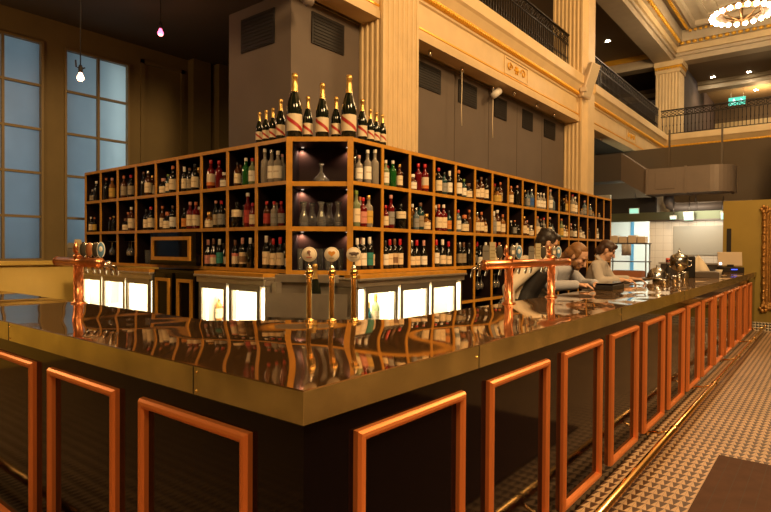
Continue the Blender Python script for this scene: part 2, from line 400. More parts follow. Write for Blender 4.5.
# relief plaques on the fascia
def plaque(p, q, ax):
    b = MB(); p = Vector(p); q = Vector(q); L = (q-p).length
    fr = 0.03
    def pt(u, v, o):
        w = p.lerp(q, u); return (w.x-(o if ax == 'x' else 0), w.y-(o if ax == 'y' else 0), FB+0.22+v*0.33)
    def slab(u0, u1, v0, v1, o, mt):
        vs = [pt(u0, v0, o), pt(u1, v0, o), pt(u1, v1, o), pt(u0, v1, o), pt(u0, v0, -0.02), pt(u1, v0, -0.02), pt(u1, v1, -0.02), pt(u0, v1, -0.02)]
        b.add(vs, [(0, 1, 2, 3), (1, 5, 6, 2), (4, 0, 3, 7), (3, 2, 6, 7), (0, 4, 5, 1)], mt)
    slab(0, 1, 0, 0.08, 0.02, m_cream); slab(0, 1, 0.92, 1, 0.02, m_cream); slab(0, 0.04, 0.08, 0.92, 0.02, m_cream); slab(0.96, 1, 0.08, 0.92, 0.02, m_cream)
    for u0, sg in ((0.22, 1), (0.78, -1)):
        pts = []
        for k in range(16):
            t = k/15*2.4*PI; r = 0.30*(1-k/18)
            u = u0+sg*r*math.cos(t)*0.36; v = 0.5+r*math.sin(t); pts.append(pt(u, v, 0.012))
        b.tube(pts, 0.014, m_gilt, 6)
    b.sphere(pt(0.5, 0.5, 0.008), 0.05, m_gilt, 8, 6)
    for k in range(6):
        a = k*PI/3; b.sphere(pt(0.5+0.07*math.cos(a), 0.5+0.2*math.sin(a), 0.01), 0.022, m_gilt, 6, 4)
    return b
struct(plaque((8.62, 3.72, 0), (9.68, 3.72, 0), 'y').build('trim_12')); struct(plaque((16.7, 3.72, 0), (17.7, 3.72, 0), 'y').build('trim_13')); struct(plaque((21.4, 1.6, 0), (21.4, 0.6, 0), 'x').build('trim_14'))

# ---- balcony railings
def railing(label, p, q, nb, panels, group='wrought iron balcony railings'):
    p = Vector(p); q = Vector(q); L = (q-p).length; d = (q-p).normalized(); ang = math.atan2(d.y, d.x)
    t = thing('balcony_railing', label, 'railing', p, ang, group)
    h = 0.92
    hr = MB(); hr.box((0, -0.035, h-0.03), (L, 0.035, h), m_iron); hr.build('handrail', t)
    lr = MB(); lr.box((0, -0.015, 0.03), (L, 0.015, 0.055), m_iron); lr.box((0, -0.015, 0.66), (L, 0.015, 0.685), m_iron); lr.build('cross_bar', t)
    fz = MB(); n = int(L/0.26)
    for k in range(n):
        c = (k+0.5)*L/n; rr = 0.085
        pts = [(c+rr*1.3*math.cos(a), 0, 0.785+rr*math.sin(a)) for a in [2*PI*j/12 for j in range(12)]]
        fz.tube(pts, 0.013, m_iron, 5, closed=True)
        fz.tube([(c-0.13, 0, 0.69), (c, 0, 0.785), (c+0.13, 0, 0.88)], 0.011, m_iron, 5); fz.tube([(c-0.13, 0, 0.88), (c, 0, 0.785), (c+0.13, 0, 0.69)], 0.011, m_iron, 5)
    fz.build('scroll_frieze', t)
    bal = MB(); bal.lathe([(0.012, 0.04), (0.012, 0.30), (0.022, 0.34), (0.012, 0.38), (0.012, 0.66)], m_iron, 6)
    me = bal.mesh('baluster')
    for k in range(nb):
        x = (k+0.5)*L/nb
        if any(abs(x-c) < 0.34 for c in panels): continue
        o = bpy.data.objects.new('baluster', me); COL.objects.link(o); o.parent = t; o.location = (x, 0, 0)
    for c in panels:
        pm = MB()
        for s in (-0.34, 0.34): pm.box((c+s-0.02, -0.02, 0), (c+s+0.02, 0.02, h), m_iron)
        for rr in (0.28, 0.2, 0.11): pm.tube([(c+rr*0.95*math.cos(a), 0, 0.36+rr*math.sin(a)) for a in [2*PI*j/18 for j in range(18)]], 0.016, m_iron, 5, closed=True)
        pm.tube([(c-0.3, 0, 0.06), (c, 0, 0.36), (c+0.3, 0, 0.64)], 0.014, m_iron, 5); pm.tube([(c-0.3, 0, 0.64), (c, 0, 0.36), (c+0.3, 0, 0.06)], 0.014, m_iron, 5)
        pm.build('ornament_panel', t)
    return t
railing('black scrolled iron balcony railing between the two tall fluted columns', (5.7, 3.95, FT+0.15), (12.5, 3.95, FT+0.15), 62, (8.9,))
railing('black scrolled iron balcony railing beyond the second fluted column', (13.45, 3.95, FT+0.15), (21.62, 3.95, FT+0.15), 66, (17.2,))
struct(wbox((5.66, 3.86, FT-0.03), (12.51, 4.04, FT+0.15), m_cream, 'trim_21')); struct(wbox((13.44, 3.86, FT-0.03), (21.7, 4.04, FT+0.15), m_cream, 'trim_22'))
railing('black iron balcony railing across the far end under the exit sign', (21.62, 3.85, FT+0.06), (21.62, -2.6, FT+0.06), 54, ())
struct(wbox((21.53, -9, FT-0.03), (21.71, 3.86, FT+0.06), m_cream, 'trim_23'))

# ---- mezzanine walls, ceilings and high beams
struct(wbox((-6, 9.0, FT), (34, 9.2, 10.4), m_purple, 'wall_mezzanine'))
struct(wbox((4, 4.66, 9.75), (30, 9.0, 9.85), mat('mezz_ceiling', (0.27, 0.195, 0.115), 0.7), 'ceiling_mezzanine'))
struct(wbox((24.9, -9, 9.32), (34, 4.66, 9.42), MATS['mezz_ceiling'], 'ceiling_far'))
b = MB()
def beam_x(x0, x1):
    for (ya, yb, z0, z1, mt) in ((3.97, 4.64, 9.30, 9.5, m_cream2), (3.90, 4.70, 9.5, 9.62, m_cream2), (3.82, 4.66, 9.62, 9.85, m_cream), (3.70, 4.66, 9.85, 9.95, m_cream2), (3.60, 4.66, 9.95, 10.4, m_cream2)):
        b.box((x0, ya, z0), (x1, yb, z1), mt)
beam_x(2, 25.0)
struct(b.build('ceiling_beam_long'))
b = MB()
for (xa, xb, z0, z1, mt) in ((24.3, 24.95, 9.30, 9.5, m_cream2), (24.2, 25.0, 9.5, 9.62, m_cream2), (24.08, 24.95, 9.62, 9.85, m_cream), (23.95, 24.95, 9.85, 9.95, m_cream2), (23.85, 24.95, 9.95, 10.4, m_cream2)):
    b.box((xa, -9, z0), (xb, 3.96, z1), mt)
struct(b.build('ceiling_beam_far'))
b = MB()                                    # gilt egg-and-dart along the coffer
n = 70
for k in range(n):
    x = 8+k*(23.8-8)/n; b.sphere((x, 3.66, 9.90), (0.10, 0.07, 0.075), m_gilt, 6, 4)
for k in range(44):
    y = 3.6-k*0.22; b.sphere((23.9, y, 9.90), (0.07, 0.10, 0.075), m_gilt, 6, 4)
for k in range(90):
    x = 8+k*(23.4-8)/90; b.box((x, 3.28, 10.18), (x+0.09, 3.36, 10.26), m_gilt)
for k in range(60):
    y = 3.3-k*0.18; b.box((23.5, y-0.09, 10.18), (23.58, y, 10.26), m_gilt)
struct(b.build('trim_15'))
b = MB()                                    # stepped coffer ceiling
b.box((0, -9, 10.45), (23.9, 3.65, 10.6), m_cream2)
for (ins, z) in ((0.25, 10.33), (0.45, 10.26), (0.95, 10.38), (1.35, 10.36)):
    w = 0.16
    b.box((0, 3.65-ins-w, z), (23.9-ins, 3.65-ins, 10.46), m_cream2)
    b.box((23.85-ins-w, -9, z), (23.85-ins, 3.65-ins-w, 10.46), m_cream2)
struct(b.build('ceiling_coffer'))
# square pier at the mezzanine corner
fluted('column', 24.05, 25.0, 3.72, 4.60, FT-0.1, 8.85, m_cream)
b = MB(); b.box((24.0, 3.67, 8.85), (25.0, 4.62, 9.02), m_cream); b.box((23.97, 3.64, 9.02), (25.0, 4.63, 9.10), m_gilt); b.box((23.92, 3.59, 9.10), (25.0, 4.65, 9.30), m_cream)
for k in range(9): b.box((23.93, 3.62+k*0.112, 8.98), (23.99, 3.67+k*0.112, 9.06), m_gilt)
struct(b.build('trim_16'))
# cross beam over the mezzanine, behind
b = MB(); b.box((24.0, 4.66, 9.2), (24.6, 9, 9.8), m_cream2); b.box((23.9, 4.66, 9.55), (24.0, 9, 9.75), m_gilt); struct(b.build('trim_17'))
b = MB(); b.box((28.0, -9, 8.95), (28.6, 9, 9.35), m_cream2); b.box((27.9, -9, 9.15), (28.0, 9, 9.32), m_ceil); struct(b.build('trim_18'))
struct(wbox((33.0, -9, FT), (33.2, 9, 9.4), mat('far_wall_paint', (0.10, 0.07, 0.045), 0.7), 'wall_far_mezzanine'))
struct(wbox((25.0, 3.72, FT), (33, 4.2, 9.32), m_purple, 'wall_far_return'))
# lit doorway and round panel on the far mezzanine
b = MB(); b.box((32.9, 0.4, FT), (33.0, 4.0, 8.3), mat('pale_door_panel', (0.42, 0.34, 0.2), 0.5)); struct(b.build('door_1'))
b = MB(); b.lathe([(0, 0), (0.95, 0), (0.95, 0.04), (0.85, 0.06), (0, 0.06)], mat('round_copper_relief', (0.26, 0.12, 0.05), 0.5), 24, M=TR(32.88, 1.35, 7.0) @ Matrix.Rotation(-PI/2, 4, 'Y'))
tag(b.build('wall_medallion'), 'round brown relief on the far mezzanine wall under the exit sign', 'wall decoration')

# ================================================================== LIGHT FITTINGS AND THINGS ABOVE
m_bulb = mat('warm_bulb', (1, 0.9, 0.7), 0.4, emit=(1.0, 0.80, 0.50), estr=45.0)
m_down = mat('downlight_lens', (1, 0.95, 0.85), 0.4, emit=(1.0, 0.86, 0.62), estr=60.0)
m_bronze = mat('bronze', (0.22, 0.12, 0.05), 0.4, 0.8)
def lamp(name, kind, loc, power, col, size=0.1, rot=None, spot=None, blend=0.5, sy=None):
    l = bpy.data.lights.new(name, kind); l.energy = power; l.color = col
    if kind == 'POINT' or kind == 'SPOT': l.shadow_soft_size = size
    if kind == 'AREA':
        l.size = size
        if sy: l.shape = 'RECTANGLE'; l.size_y = sy
    if kind == 'SPOT': l.spot_size = spot or 1.6; l.spot_blend = blend
    o = bpy.data.objects.new(name, l); COL.objects.link(o); o.location = loc
    if rot is not None: o.rotation_euler = rot
    return o
WARM = (1.0, 0.62, 0.27)
def chandelier(loc, label):
    t = thing('chandelier', label, 'chandelier', loc, 0, 'ring chandeliers')
    r = MB(); R = 0.84; t.scale = (0.9, 0.9, 0.9)
    r.lathe([(0.55, 0.02), (0.78, -0.03), (0.9, 0.0), (0.92, 0.10), (0.78, 0.12), (0.55, 0.06), (0.55, 0.02)], m_bronze, 32); r.build('ring', t)
    s = MB()
    for k in range(6):
        a = k*PI/3; s.tube([(0.08*math.cos(a), 0.08*math.sin(a), -0.22), (0.35*math.cos(a), 0.35*math.sin(a), -0.10), (0.58*math.cos(a), 0.58*math.sin(a), 0.03)], 0.025, m_bronze, 6)
    s.lathe([(0, -0.38), (0.03, -0.36), (0.02, -0.30), (0.09, -0.24), (0.11, -0.18), (0.04, -0.10), (0.03, 1.2), (0.12, 1.22), (0, 1.24)], m_bronze, 12); s.build('arms', t)
    bm_ = MB(); bm_.sphere((0, 0, 0), 0.085, m_bulb, 10, 8); me = bm_.mesh('bulb')
    for k in range(22):
        a = 2*PI*k/22; o = bpy.data.objects.new('bulb', me); COL.objects.link(o); o.parent = t; o.location = (0.93*math.cos(a), 0.93*math.sin(a), -0.02)
    return t
chandelier((20.135, 1.168, 9.2), 'round chandelier ringed with glowing bulbs hanging from the coffered ceiling')
lamp('chandelier_light', 'POINT', (20.1, 1.17, 8.5), 200, (1.0, 0.70, 0.40), 0.6)
def downlight(p, label, pw=18):
    t = thing('ceiling_downlight', label, 'downlight', p, 0, 'recessed downlights over the mezzanine')
    f = MB(); f.lathe([(0.075, 0), (0.11, 0), (0.11, 0.02), (0.075, 0.02), (0.075, 0)], m_white, 16); f.build('trim_ring', t)
    l = MB(); l.lathe([(0, -0.004), (0.09, -0.004), (0.09, 0.012), (0, 0.012)], m_down, 12); l.build('lens', t)
    lamp('downlight_spot', 'SPOT', (p[0], p[1], p[2]-0.05), pw, WARM, 0.05, spot=2.0)
p = at(608, 41, 2, 9.74); downlight(p, 'bright downlight over the long mezzanine beside the second fluted column', 60)
p = at(713, 77, 2, 9.31); downlight(p, 'downlight in far mezzanine ceiling nearest the square pier', 60)
p = at(749, 72, 2, 9.31); downlight(p, 'downlight in far mezzanine ceiling below the chandelier', 60)
p = at(756, 90, 2, 9.31); downlight(p, 'small downlight above the exit sign beyond the second ceiling beam', 40)
# exit sign
p = at(737, 101, 0, 30.0)
t = thing('exit_sign', 'small green lit exit sign hanging over the far mezzanine door', 'sign', p)
m_exit = mat('exit_green', (0.05, 0.4, 0.3), 0.4, emit=(0.12, 0.75, 0.55), estr=0.9); m_exitw = mat('exit_white', (0.8, 0.9, 0.85), 0.4, emit=(0.7, 1, 0.9), estr=2.0)
b = MB(); b.box((-0.05, -0.95, -0.50), (0.05, 0.95, 0.50), m_exit); b.build('housing', t)
b = MB()                                      # running figure and arrow
b.sphere((-0.06, 0.35, 0.24), (0.012, 0.08, 0.08), m_exitw); b.tube([(-0.06, 0.32, 0.14), (-0.06, 0.42, -0.08), (-0.06, 0.62, -0.3)], 0.045, m_exitw, 6); b.tube([(-0.06, 0.42, -0.08), (-0.06, 0.2, -0.14), (-0.06, 0.24, -0.34)], 0.04, m_exitw, 6); b.tube([(-0.06, 0.6, 0.0), (-0.06, 0.34, 0.1), (-0.06, 0.12, 0.0)], 0.03, m_exitw, 6)
b.tube([(-0.06, -0.05, 0), (-0.06, -0.65, 0)], 0.05, m_exitw, 6); b.tube([(-0.06, -0.42, 0.22), (-0.06, -0.7, 0), (-0.06, -0.42, -0.22)], 0.05, m_exitw, 6)
b.build('pictogram', t)
for y in (-0.7, 0.7):
    b = MB(); b.tube([(0, y, 0.50), (0, y, (9.32-p.z)/0.36)], 0.03, m_white, 6); b.build('hanger', t)
t.scale = (0.36, 0.36, 0.36)
# wall speaker on the far fluted column
c = at(578, 72, 1, 3.45)
t = thing('wall_speaker', 'slim cream loudspeaker tilted on the far fluted column', 'speaker', (12.60, 3.48, 5.35), 0)
b = MB(); Mx = TR(0, 0, 0.33) @ Matrix.Rotation(0.25, 4, 'X') @ Matrix.Rotation(0.12, 4, 'Y') @ RZ(-0.5)
b.box((-0.14, -0.11, -0.42), (0.14, 0.05, 0.42), m_whiteplastic, Mx); b.build('cabinet', t, bevel=0.02)
b = MB(); b.box((-0.11, -0.122, -0.39), (0.11, -0.108, 0.39), mat('speaker_grille', (0.5, 0.42, 0.3), 0.6, bump=0.002, bscale=200), Mx); b.build('grille', t)
b = MB(); b.box((-0.22, -0.02, 0.05), (-0.06, 0.12, 0.15), m_whiteplastic); b.box((-0.05, 0.02, 0.2), (0.05, 0.14, 0.4), m_whiteplastic); b.build('bracket', t)
# fittings hanging from the soffit between the columns
def hook(px, py, cord, label, spot=False):
    p = at(px, py, 2, FB); p.z = FB
    p.y = min(max(p.y, 3.74), 3.95)
    if cord or spot:
        t = thing('pull_string' if not spot else 'spotlight', label, 'cord' if not spot else 'spotlight', p, 0, 'fittings under the balcony beam')
    else:
        t = thing('ceiling_hook', label, 'hook', p, 0, 'fittings under the balcony beam')
    b = MB(); b.lathe([(0, -0.09), (0.028, -0.09), (0.028, 0), (0, 0)], m_chrome, 10); b.build('ceiling_cup', t)
    if cord:
        c = MB(); c.tube([(0, 0, -0.08), (0.004, 0, -cord*0.3), (-0.008, 0, -cord*0.7), (0.01, 0, -cord)], 0.008, m_paper, 6); c.build('cord', t)
    if spot:
        c = MB(); M2 = TR(0.03, -0.05, -0.16) @ Matrix.Rotation(1.0, 4, 'Y'); c.lathe([(0, -0.12), (0.06, -0.12), (0.075, 0.12), (0, 0.12)], m_white, 12, M2); c.build('lamp_head', t)
hook(430, 50, 0, 'small chrome hook under the beam nearest the near fluted column')
hook(462, 67, 1.0, 'thin pale cord hanging from a chrome cup under the balcony beam')
hook(493, 85, 1.0, 'white spotlight with a hanging cord under the balcony beam', True)
hook(514, 91, 0, 'small chrome hook under the beam just past the white spotlight')
hook(537, 103, 0, 'second chrome hook past the white spotlight under the beam')
hook(554, 113, 0, 'small chrome hook under the beam beside the far fluted column')
p = at(602, 137, 2, FB); p.z = FB; p.y = 3.85
t = thing('ceiling_hook', 'small chrome hook under the beam beyond the far fluted column', 'hook', p, 0, 'fittings under the balcony beam'); b = MB(); b.lathe([(0, -0.1), (0.03, -0.1), (0.03, 0), (0, 0)], m_chrome, 10); b.build('ceiling_cup', t)
p = at(305, 2, 1, 3.7)
t = thing('security_camera', 'small grey dome camera on the beam at the top of the view', 'camera', (p.x, 3.69, p.z), 0)
b = MB(); b.sphere((0, -0.05, 0), 0.07, m_duct); b.build('dome', t); b = MB(); b.box((-0.05, -0.02, 0), (0.05, 0.03, 0.1), m_duct); b.build('mount', t)
# pendants by the windows
m_filament = mat('pendant_glow', (1, 0.6, 0.4), 0.4, emit=(1.0, 0.50, 0.30), estr=7.0)
m_pinkglow = mat('pendant_pink_glow', (1, 0.4, 0.5), 0.4, emit=(1.0, 0.10, 0.22), estr=4.0)
def pendant(px, py, Y, top, label, mt, fancy):
    p = at(px, py, 1, Y)
    t = thing('pendant_lamp', label, 'pendant lamp', p, 0, 'bare bulb pendants near the windows')
    b = MB(); b.tube([(0, 0, 0.10), (0, 0, top-p.z)], 0.006, m_blackmat, 6); b.lathe([(0, top-p.z-0.03), (0.04, top-p.z-0.03), (0.04, top-p.z), (0, top-p.z)], m_blackmat, 12); b.build('cord', t)
    s = MB(); s.lathe([(0, 0.035), (0.022, 0.035), (0.024, 0.09), (0.012, 0.12), (0, 0.12)], m_blackmat, 10)
    if fancy: s.tube([(-0.05, 0, 0.16), (-0.045, 0, 0.09), (0, 0, 0.07), (0.045, 0, 0.10)], 0.008, m_blackmat, 6)
    s.build('socket', t)
    g = MB(); g.lathe([(0, -0.055), (0.022, -0.05), (0.036, -0.03), (0.036, -0.012), (0.018, 0.025), (0.016, 0.04)], mt, 12); g.build('bulb', t)
    lamp('pendant_light', 'POINT', (p.x, p.y, p.z-0.09), 3.0, (1.0, 0.45, 0.25), 0.04)
pendant(80.5, 76, 5.2, 5.25, 'lit bare bulb pendant hanging in front of the second window', m_filament, True)
pendant(160.5, 31.5, 5.6, 5.25, 'small pinkish glowing bulb hanging by the ceiling cornice', m_pinkglow, False)

# ================================================================== THE BAR COUNTER
CT = 1.18
bar = thing('bar_counter', 'long L-shaped black bar with polished brass top and copper framed panels', 'bar counter', (0, 0, 0))
top_poly = [(0, 0), (12.40, 0), (12.40, 0.80), (1.50, 0.80), (0.75, 1.55), (0.75, 7.29), (0, 7.29)]
b = MB(); b.prism(top_poly, CT-0.10, CT-0.002, m_brass_edge, top=m_brass_top)
b.prism([(0.004, 0.004), (12.40, 0.004), (12.40, 0.796), (1.502, 0.796), (0.746, 1.552), (0.746, 7.29), (0.004, 7.29)], CT-0.003, CT, m_brass_top)
b.build('countertop', bar, bevel=0.003)
for x in (1.02, 3.1, 5.3, 7.5, 9.7):          # joints in the edge cladding with their pins
    b = MB(); b.box((x, -0.0015, CT-0.10), (x+0.003, 0.01, CT-0.002), m_blackmat); b.build('edge_joint', bar)
    b = MB(); b.sphere((x-0.02, -0.001, CT-0.05), 0.006, m_brass, 6, 4); b.build('edge_pin', bar)
for y in (0.55, 2.3, 4.2):
    b = MB(); b.box((-0.0015, y, CT-0.10), (0.01, y+0.003, CT-0.002), m_blackmat); b.build('edge_joint', bar)
    for z in (0.085, 0.02): b = MB(); b.sphere((-0.001, y-0.02, CT-z), 0.005, m_brass, 6, 4); b.build('edge_pin', bar)
FO = 0.03
b = MB(); b.prism([(FO, FO), (12.40, FO), (12.40, 0.12), (0.12, 0.12), (0.12, 7.29), (FO, 7.29)], 0.0, CT-0.10, m_black); b.build('front_panel', bar)
b = MB(); b.prism([(12.40, 0.70), (12.40, 0.74), (1.49, 0.74), (0.69, 1.54), (0.69, 7.29), (0.65, 7.29), (0.65, 1.52), (1.47, 0.70)], 0.0, CT-0.10, m_darksteel); b.build('inner_panel', bar)
b = MB(); b.box((12.30, 0.12, 0), (12.40, 0.70, CT-0.10), m_black); b.build('end_panel', bar)
def panel_frame(w, h):
    b = MB(); t = 0.040; d = 0.032; hb = 0.012
    # half-round moulding mitred at the corners; local x along width, y outwards (negative), z up
    prof = [(0.0, 0.0), (0.002, -d*0.55), (0.010, -d*0.9), (t*0.5, -d), (t-0.010, -d*0.9), (t-0.002, -d*0.55), (t, 0.0)]
    cor = [(0, 0, 1, 1), (w, 0, -1, 1), (w, h, -1, -1), (0, h, 1, -1)]
    n = len(prof); vs = []
    for (cx, cz, sx, sz) in cor:
        for (a, y) in prof: vs.append((cx+sx*a, y, cz+sz*a))
    fs = []
    for c in range(4):
        d2 = (c+1) % 4
        for i in range(n-1): fs.append((c*n+i, d2*n+i, d2*n+i+1, c*n+i+1))
    b.add(vs, fs, m_frame); return b
pf = panel_frame(0.678, 0.919).mesh('panel_frame')
for k in range(13):
    o = bpy.data.objects.new('panel_frame', pf); COL.objects.link(o); o.parent = bar; o.location = (0.2489+k*0.8919, FO, 0.081)
pf2 = panel_frame(0.677, 0.919).mesh('panel_frame')
for k in range(7):
    o = bpy.data.objects.new('panel_frame', pf2); COL.objects.link(o); o.parent = bar; o.location = (FO, 0.2646+k*0.8687+0.677, 0.081); o.rotation_euler = (0, 0, -PI/2)
# foot rail
def foot_rail(label, pts_end, rotz, L, loc):
    t = thing('foot_rail', label, 'foot rail', loc, rotz, 'brass foot rails')
    r = MB(); r.tube([(0, 0, 0.125), (L, 0, 0.125)], 0.026, m_rail, 14); r.build('rail', t)
    n = int(L/1.9)
    br = MB(); br.tube([(0, 0.205, 0.06), (0, 0.10, 0.075), (0, 0, 0.115)], 0.011, m_rail, 8); br.tube([(0, 0.208, 0.06), (0, 0.195, 0.06)], 0.028, m_rail, 10); br.tube([(-0.03, 0, 0.125), (0.03, 0, 0.125)], 0.031, m_rail, 12)
    me = br.mesh('bracket')
    for k in range(n+1):
        o = bpy.data.objects.new('bracket', me); COL.objects.link(o); o.parent = t; o.location = (0.1+k*(L-0.2)/n, 0, 0)
foot_rail('long brass foot rail along the bar front beside the tiled floor', None, 0, 12.35, (-0.18, -0.18, 0))
foot_rail('brass foot rail along the window wing of the bar', None, -PI/2, 7.4, (-0.18, 7.25, 0))
# timber mat on the floor
b = MB(); b.box((0, -2.2, 0), (2.9, 0, 0.018), m_timber)
for k in range(1, 28): b.box((0, -k*0.078-0.002, 0.0175), (2.9, -k*0.078+0.002, 0.0184), mat('timber_gap', (0.04, 0.02, 0.012), 0.7))
mt_ = b.build('timber_mat', loc=(0.98, -0.515, 0)); tag(mt_, 'dark brown planked timber mat lying on the triangle-tiled floor', 'floor mat')

# beer taps with round badges at the corner
def disc_badge(kind):
    b = MB(); b.lathe([(0, 0), (0.040, 0), (0.042, 0.004), (0.042, 0.012), (0.040, 0.015), (0, 0.015)], m_paper, 24, M=Matrix.Rotation(PI/2, 4, 'X'))
    b.lathe([(0.036, 0.0152), (0.039, 0.0152)], m_whiteplastic, 24, M=Matrix.Rotation(PI/2, 4, 'X'))
    y = -0.0165
    if kind == 'heart':
        mo = mat('badge_orange', (0.75, 0.33, 0.05), 0.5); vs = [(0, y, 0.004)]
        for k in range(25):
            a = 2*PI*k/24; vs.append((0.0011*16*math.sin(a)**3*1.15, y, 0.006+0.0011*(13*math.cos(a)-5*math.cos(2*a)-2*math.cos(3*a)-math.cos(4*a))))
        b.add(vs, [(0, i+1, i+2) for i in range(24)], mo)
        for k in range(7): b.box((-0.012+k*0.0035, y, -0.022), (-0.0098+k*0.0035, y+0.002, -0.0185), m_olive)
    elif kind == 'boar':
        mo = mat('badge_grey', (0.14, 0.10, 0.08), 0.6)
        b.sphere((0, y+0.001, 0.006), (0.022, 0.002, 0.010), mo, 12, 6); b.sphere((0.021, y+0.001, 0.008), (0.009, 0.002, 0.007), mo, 8, 6); b.sphere((-0.02, y+0.001, 0.008), (0.006, 0.002, 0.006), mo, 8, 6)
        for x in (-0.016, -0.009, 0.008, 0.014): b.box((x, y, -0.009), (x+0.004, y+0.002, 0.002), mo)
        b.box((-0.02, y, -0.016), (0.02, y+0.002, -0.0145), mo)
    else:
        mo = mat('badge_brown', (0.33, 0.17, 0.11), 0.6)
        b.tube([(0.0, y, 0.022), (-0.010, y, 0.016), (-0.008, y, 0.006), (0.004, y, 0.004), (0.008, y, 0.014), (0.0, y, 0.022)], 0.003, mo, 6); b.sphere((-0.002, y, 0.012), (0.006, 0.002, 0.007), mo, 8, 6); b.sphere((0.003, y, -0.002), (0.005, 0.002, 0.006), mo, 8, 6)
        for k in range(5): b.box((-0.014+k*0.0062, y, -0.020), (-0.0098+k*0.0062, y+0.002, -0.0135), mat('badge_red', (0.45, 0.06, 0.04), 0.6))
    return b
TAPS = [(309.0, 'figure', 'leftmost of the three slim brass beer taps, cream badge with brown emblem'), (331.5, 'heart', 'middle brass beer tap with an orange heart on its round badge'), (353.5, 'boar', 'rightmost of three slim brass beer taps, badge with dark boar emblem')]
for px, kind, lab in TAPS:
    # along the chamfered inner edge of the top: x + y = 2.22
    r = at(px, 321, 2, CT); d = Vector((r.x-CAM.x, r.y-CAM.y)); k = (2.22-CAM.x-CAM.y)/(d.x+d.y)
    x = CAM.x+d.x*k; y = CAM.y+d.y*k
    t = thing('beer_tap', lab, 'beer tap', (x, y, CT), -0.90, 'round-badged beer taps')
    b = MB(); b.lathe([(0, 0), (0.030, 0), (0.030, 0.006), (0.016, 0.012), (0.0145, 0.02), (0.0145, 0.235), (0.018, 0.24), (0.018, 0.248), (0.0145, 0.252)], m_brass, 16); b.build('column', t)
    b = MB(); b.sphere((0, 0, 0.272), 0.025, m_brass, 14, 10); b.tube([(0, 0.0, 0.272), (0, 0.05, 0.268), (0, 0.07, 0.23)], 0.009, m_brass, 8); b.lathe([(0, 0.293), (0.013, 0.293), (0.017, 0.300), (0.011, 0.306), (0.006, 0.312), (0.006, 0.335)], m_chrome, 12); b.build('faucet', t)
    disc_badge(kind).build('badge', t, loc=(0, 0.008, 0.375), rotz=-0.02)

# copper tap towers
m_hgrey = mat('handle_grey', (0.26, 0.24, 0.20), 0.35, 0.3); m_hcream = mat('handle_cream', (0.50, 0.42, 0.25), 0.4); m_hdark = mat('handle_dark', (0.06, 0.055, 0.045), 0.3); m_hblue = mat('handle_blue', (0.12, 0.26, 0.42), 0.3); m_hred = mat('handle_copper', (0.5, 0.2, 0.09), 0.35, 0.5)
def tap_handle(kind):
    b = MB()
    b.lathe([(0.006, -0.05), (0.009, -0.02), (0.006, 0.01)], m_chrome, 8)
    if kind == 'grey': b.prism([(-0.026, 0), (0.026, 0), (0.026, 0.105), (0.018, 0.125), (-0.018, 0.125), (-0.026, 0.105)], -0.012, 0.012, m_hgrey, M=Matrix.Rotation(PI/2, 4, 'X')); b.box((-0.02, -0.0135, 0.075), (0.02, -0.012, 0.08), m_hdark)
    elif kind == 'cream':
        b.box((-0.024, -0.014, 0), (0.024, 0.014, 0.152), m_hcream)
        for k in range(4): b.box((-0.018, -0.0155, 0.025+k*0.029), (0.018, -0.014, 0.028+k*0.029), m_olive)
    else:
        mm = {'dark': m_hdark, 'blue': m_hblue, 'lens': m_hgrey, 'copper': m_hred}[kind]
        b.sphere((0, 0, 0.068), (0.028, 0.013, 0.062), mm, 14, 10)
        b.tube([(0.0265*math.cos(a), -0.002, 0.068+0.060*math.sin(a)) for a in [2*PI*k/20 for k in range(20)]], 0.004, m_chrome if kind != 'blue' else m_white, 6, closed=True)
        if kind == 'blue': b.sphere((0, -0.012, 0.075), (0.014, 0.003, 0.022), m_white, 10, 6)
        if kind == 'lens': b.box((-0.012, -0.0145, 0.05), (0.012, -0.011, 0.085), m_paper)
    return b
def tap_tower(label, loc, rotz, cols, x0, x1, handles, turn):
    """local x runs along the counter, -y faces the customers"""
    t = thing('tap_tower', label, 'tap tower', loc, rotz, 'copper tap towers')
    for cx in cols:
        b = MB(); b.lathe([(0.0, 0), (0.052, 0), (0.052, 0.008), (0.031, 0.015), (0.031, 0.33), (0.036, 0.335), (0.036, 0.345), (0.02, 0.36), (0.0, 0.365)], m_copper, 18)
        for sg in (1, -1):                   # embossed diamond lattice
            for j in range(6):
                b.tube([(0.0315*math.cos(a0), 0.0315*math.sin(a0), 0.02+0.26*q/12) for q in range(13) for a0 in [sg*q/12*PI*1.3+j*PI/3]], 0.0022, m_copper, 4)
        b.build('column', t, loc=(cx, 0, 0))
    b = MB(); b.tube([(x0, 0, 0.30), (x1, 0, 0.30)], 0.033, m_copper, 16); b.tube([(x0-0.012, 0, 0.30), (x0, 0, 0.30)], 0.036, m_copper, 16); b.tube([(x1, 0, 0.30), (x1+0.012, 0, 0.30)], 0.036, m_copper, 16); b.build('crossbar', t)
    for cx in cols:
        b = MB(); b.lathe([(0.0, 0.36), (0.016, 0.37), (0.02, 0.40), (0.012, 0.43), (0.005, 0.445), (0, 0.448)], m_copper, 12); b.build('finial', t, loc=(cx-0.045, 0.0, 0.0))
    for hx, kind in handles:
        h = tap_handle(kind).build('tap_handle', t, loc=(hx, 0.02, 0.33), rotz=turn); h.scale = (0.88, 0.88, 0.88)
        f = MB(); f.tube([(0, 0.0, 0.325), (0, 0.06, 0.315), (0, 0.12, 0.30), (0, 0.135, 0.24)], [0.014, 0.014, 0.013, 0.010], m_chrome, 10); f.sphere((0, 0.07, 0.325), 0.022, m_chrome, 10, 8); f.build('faucet', t, loc=(hx, 0, -0.03))
    return t
TY = at(78.5, 303, 0, 0.695).y
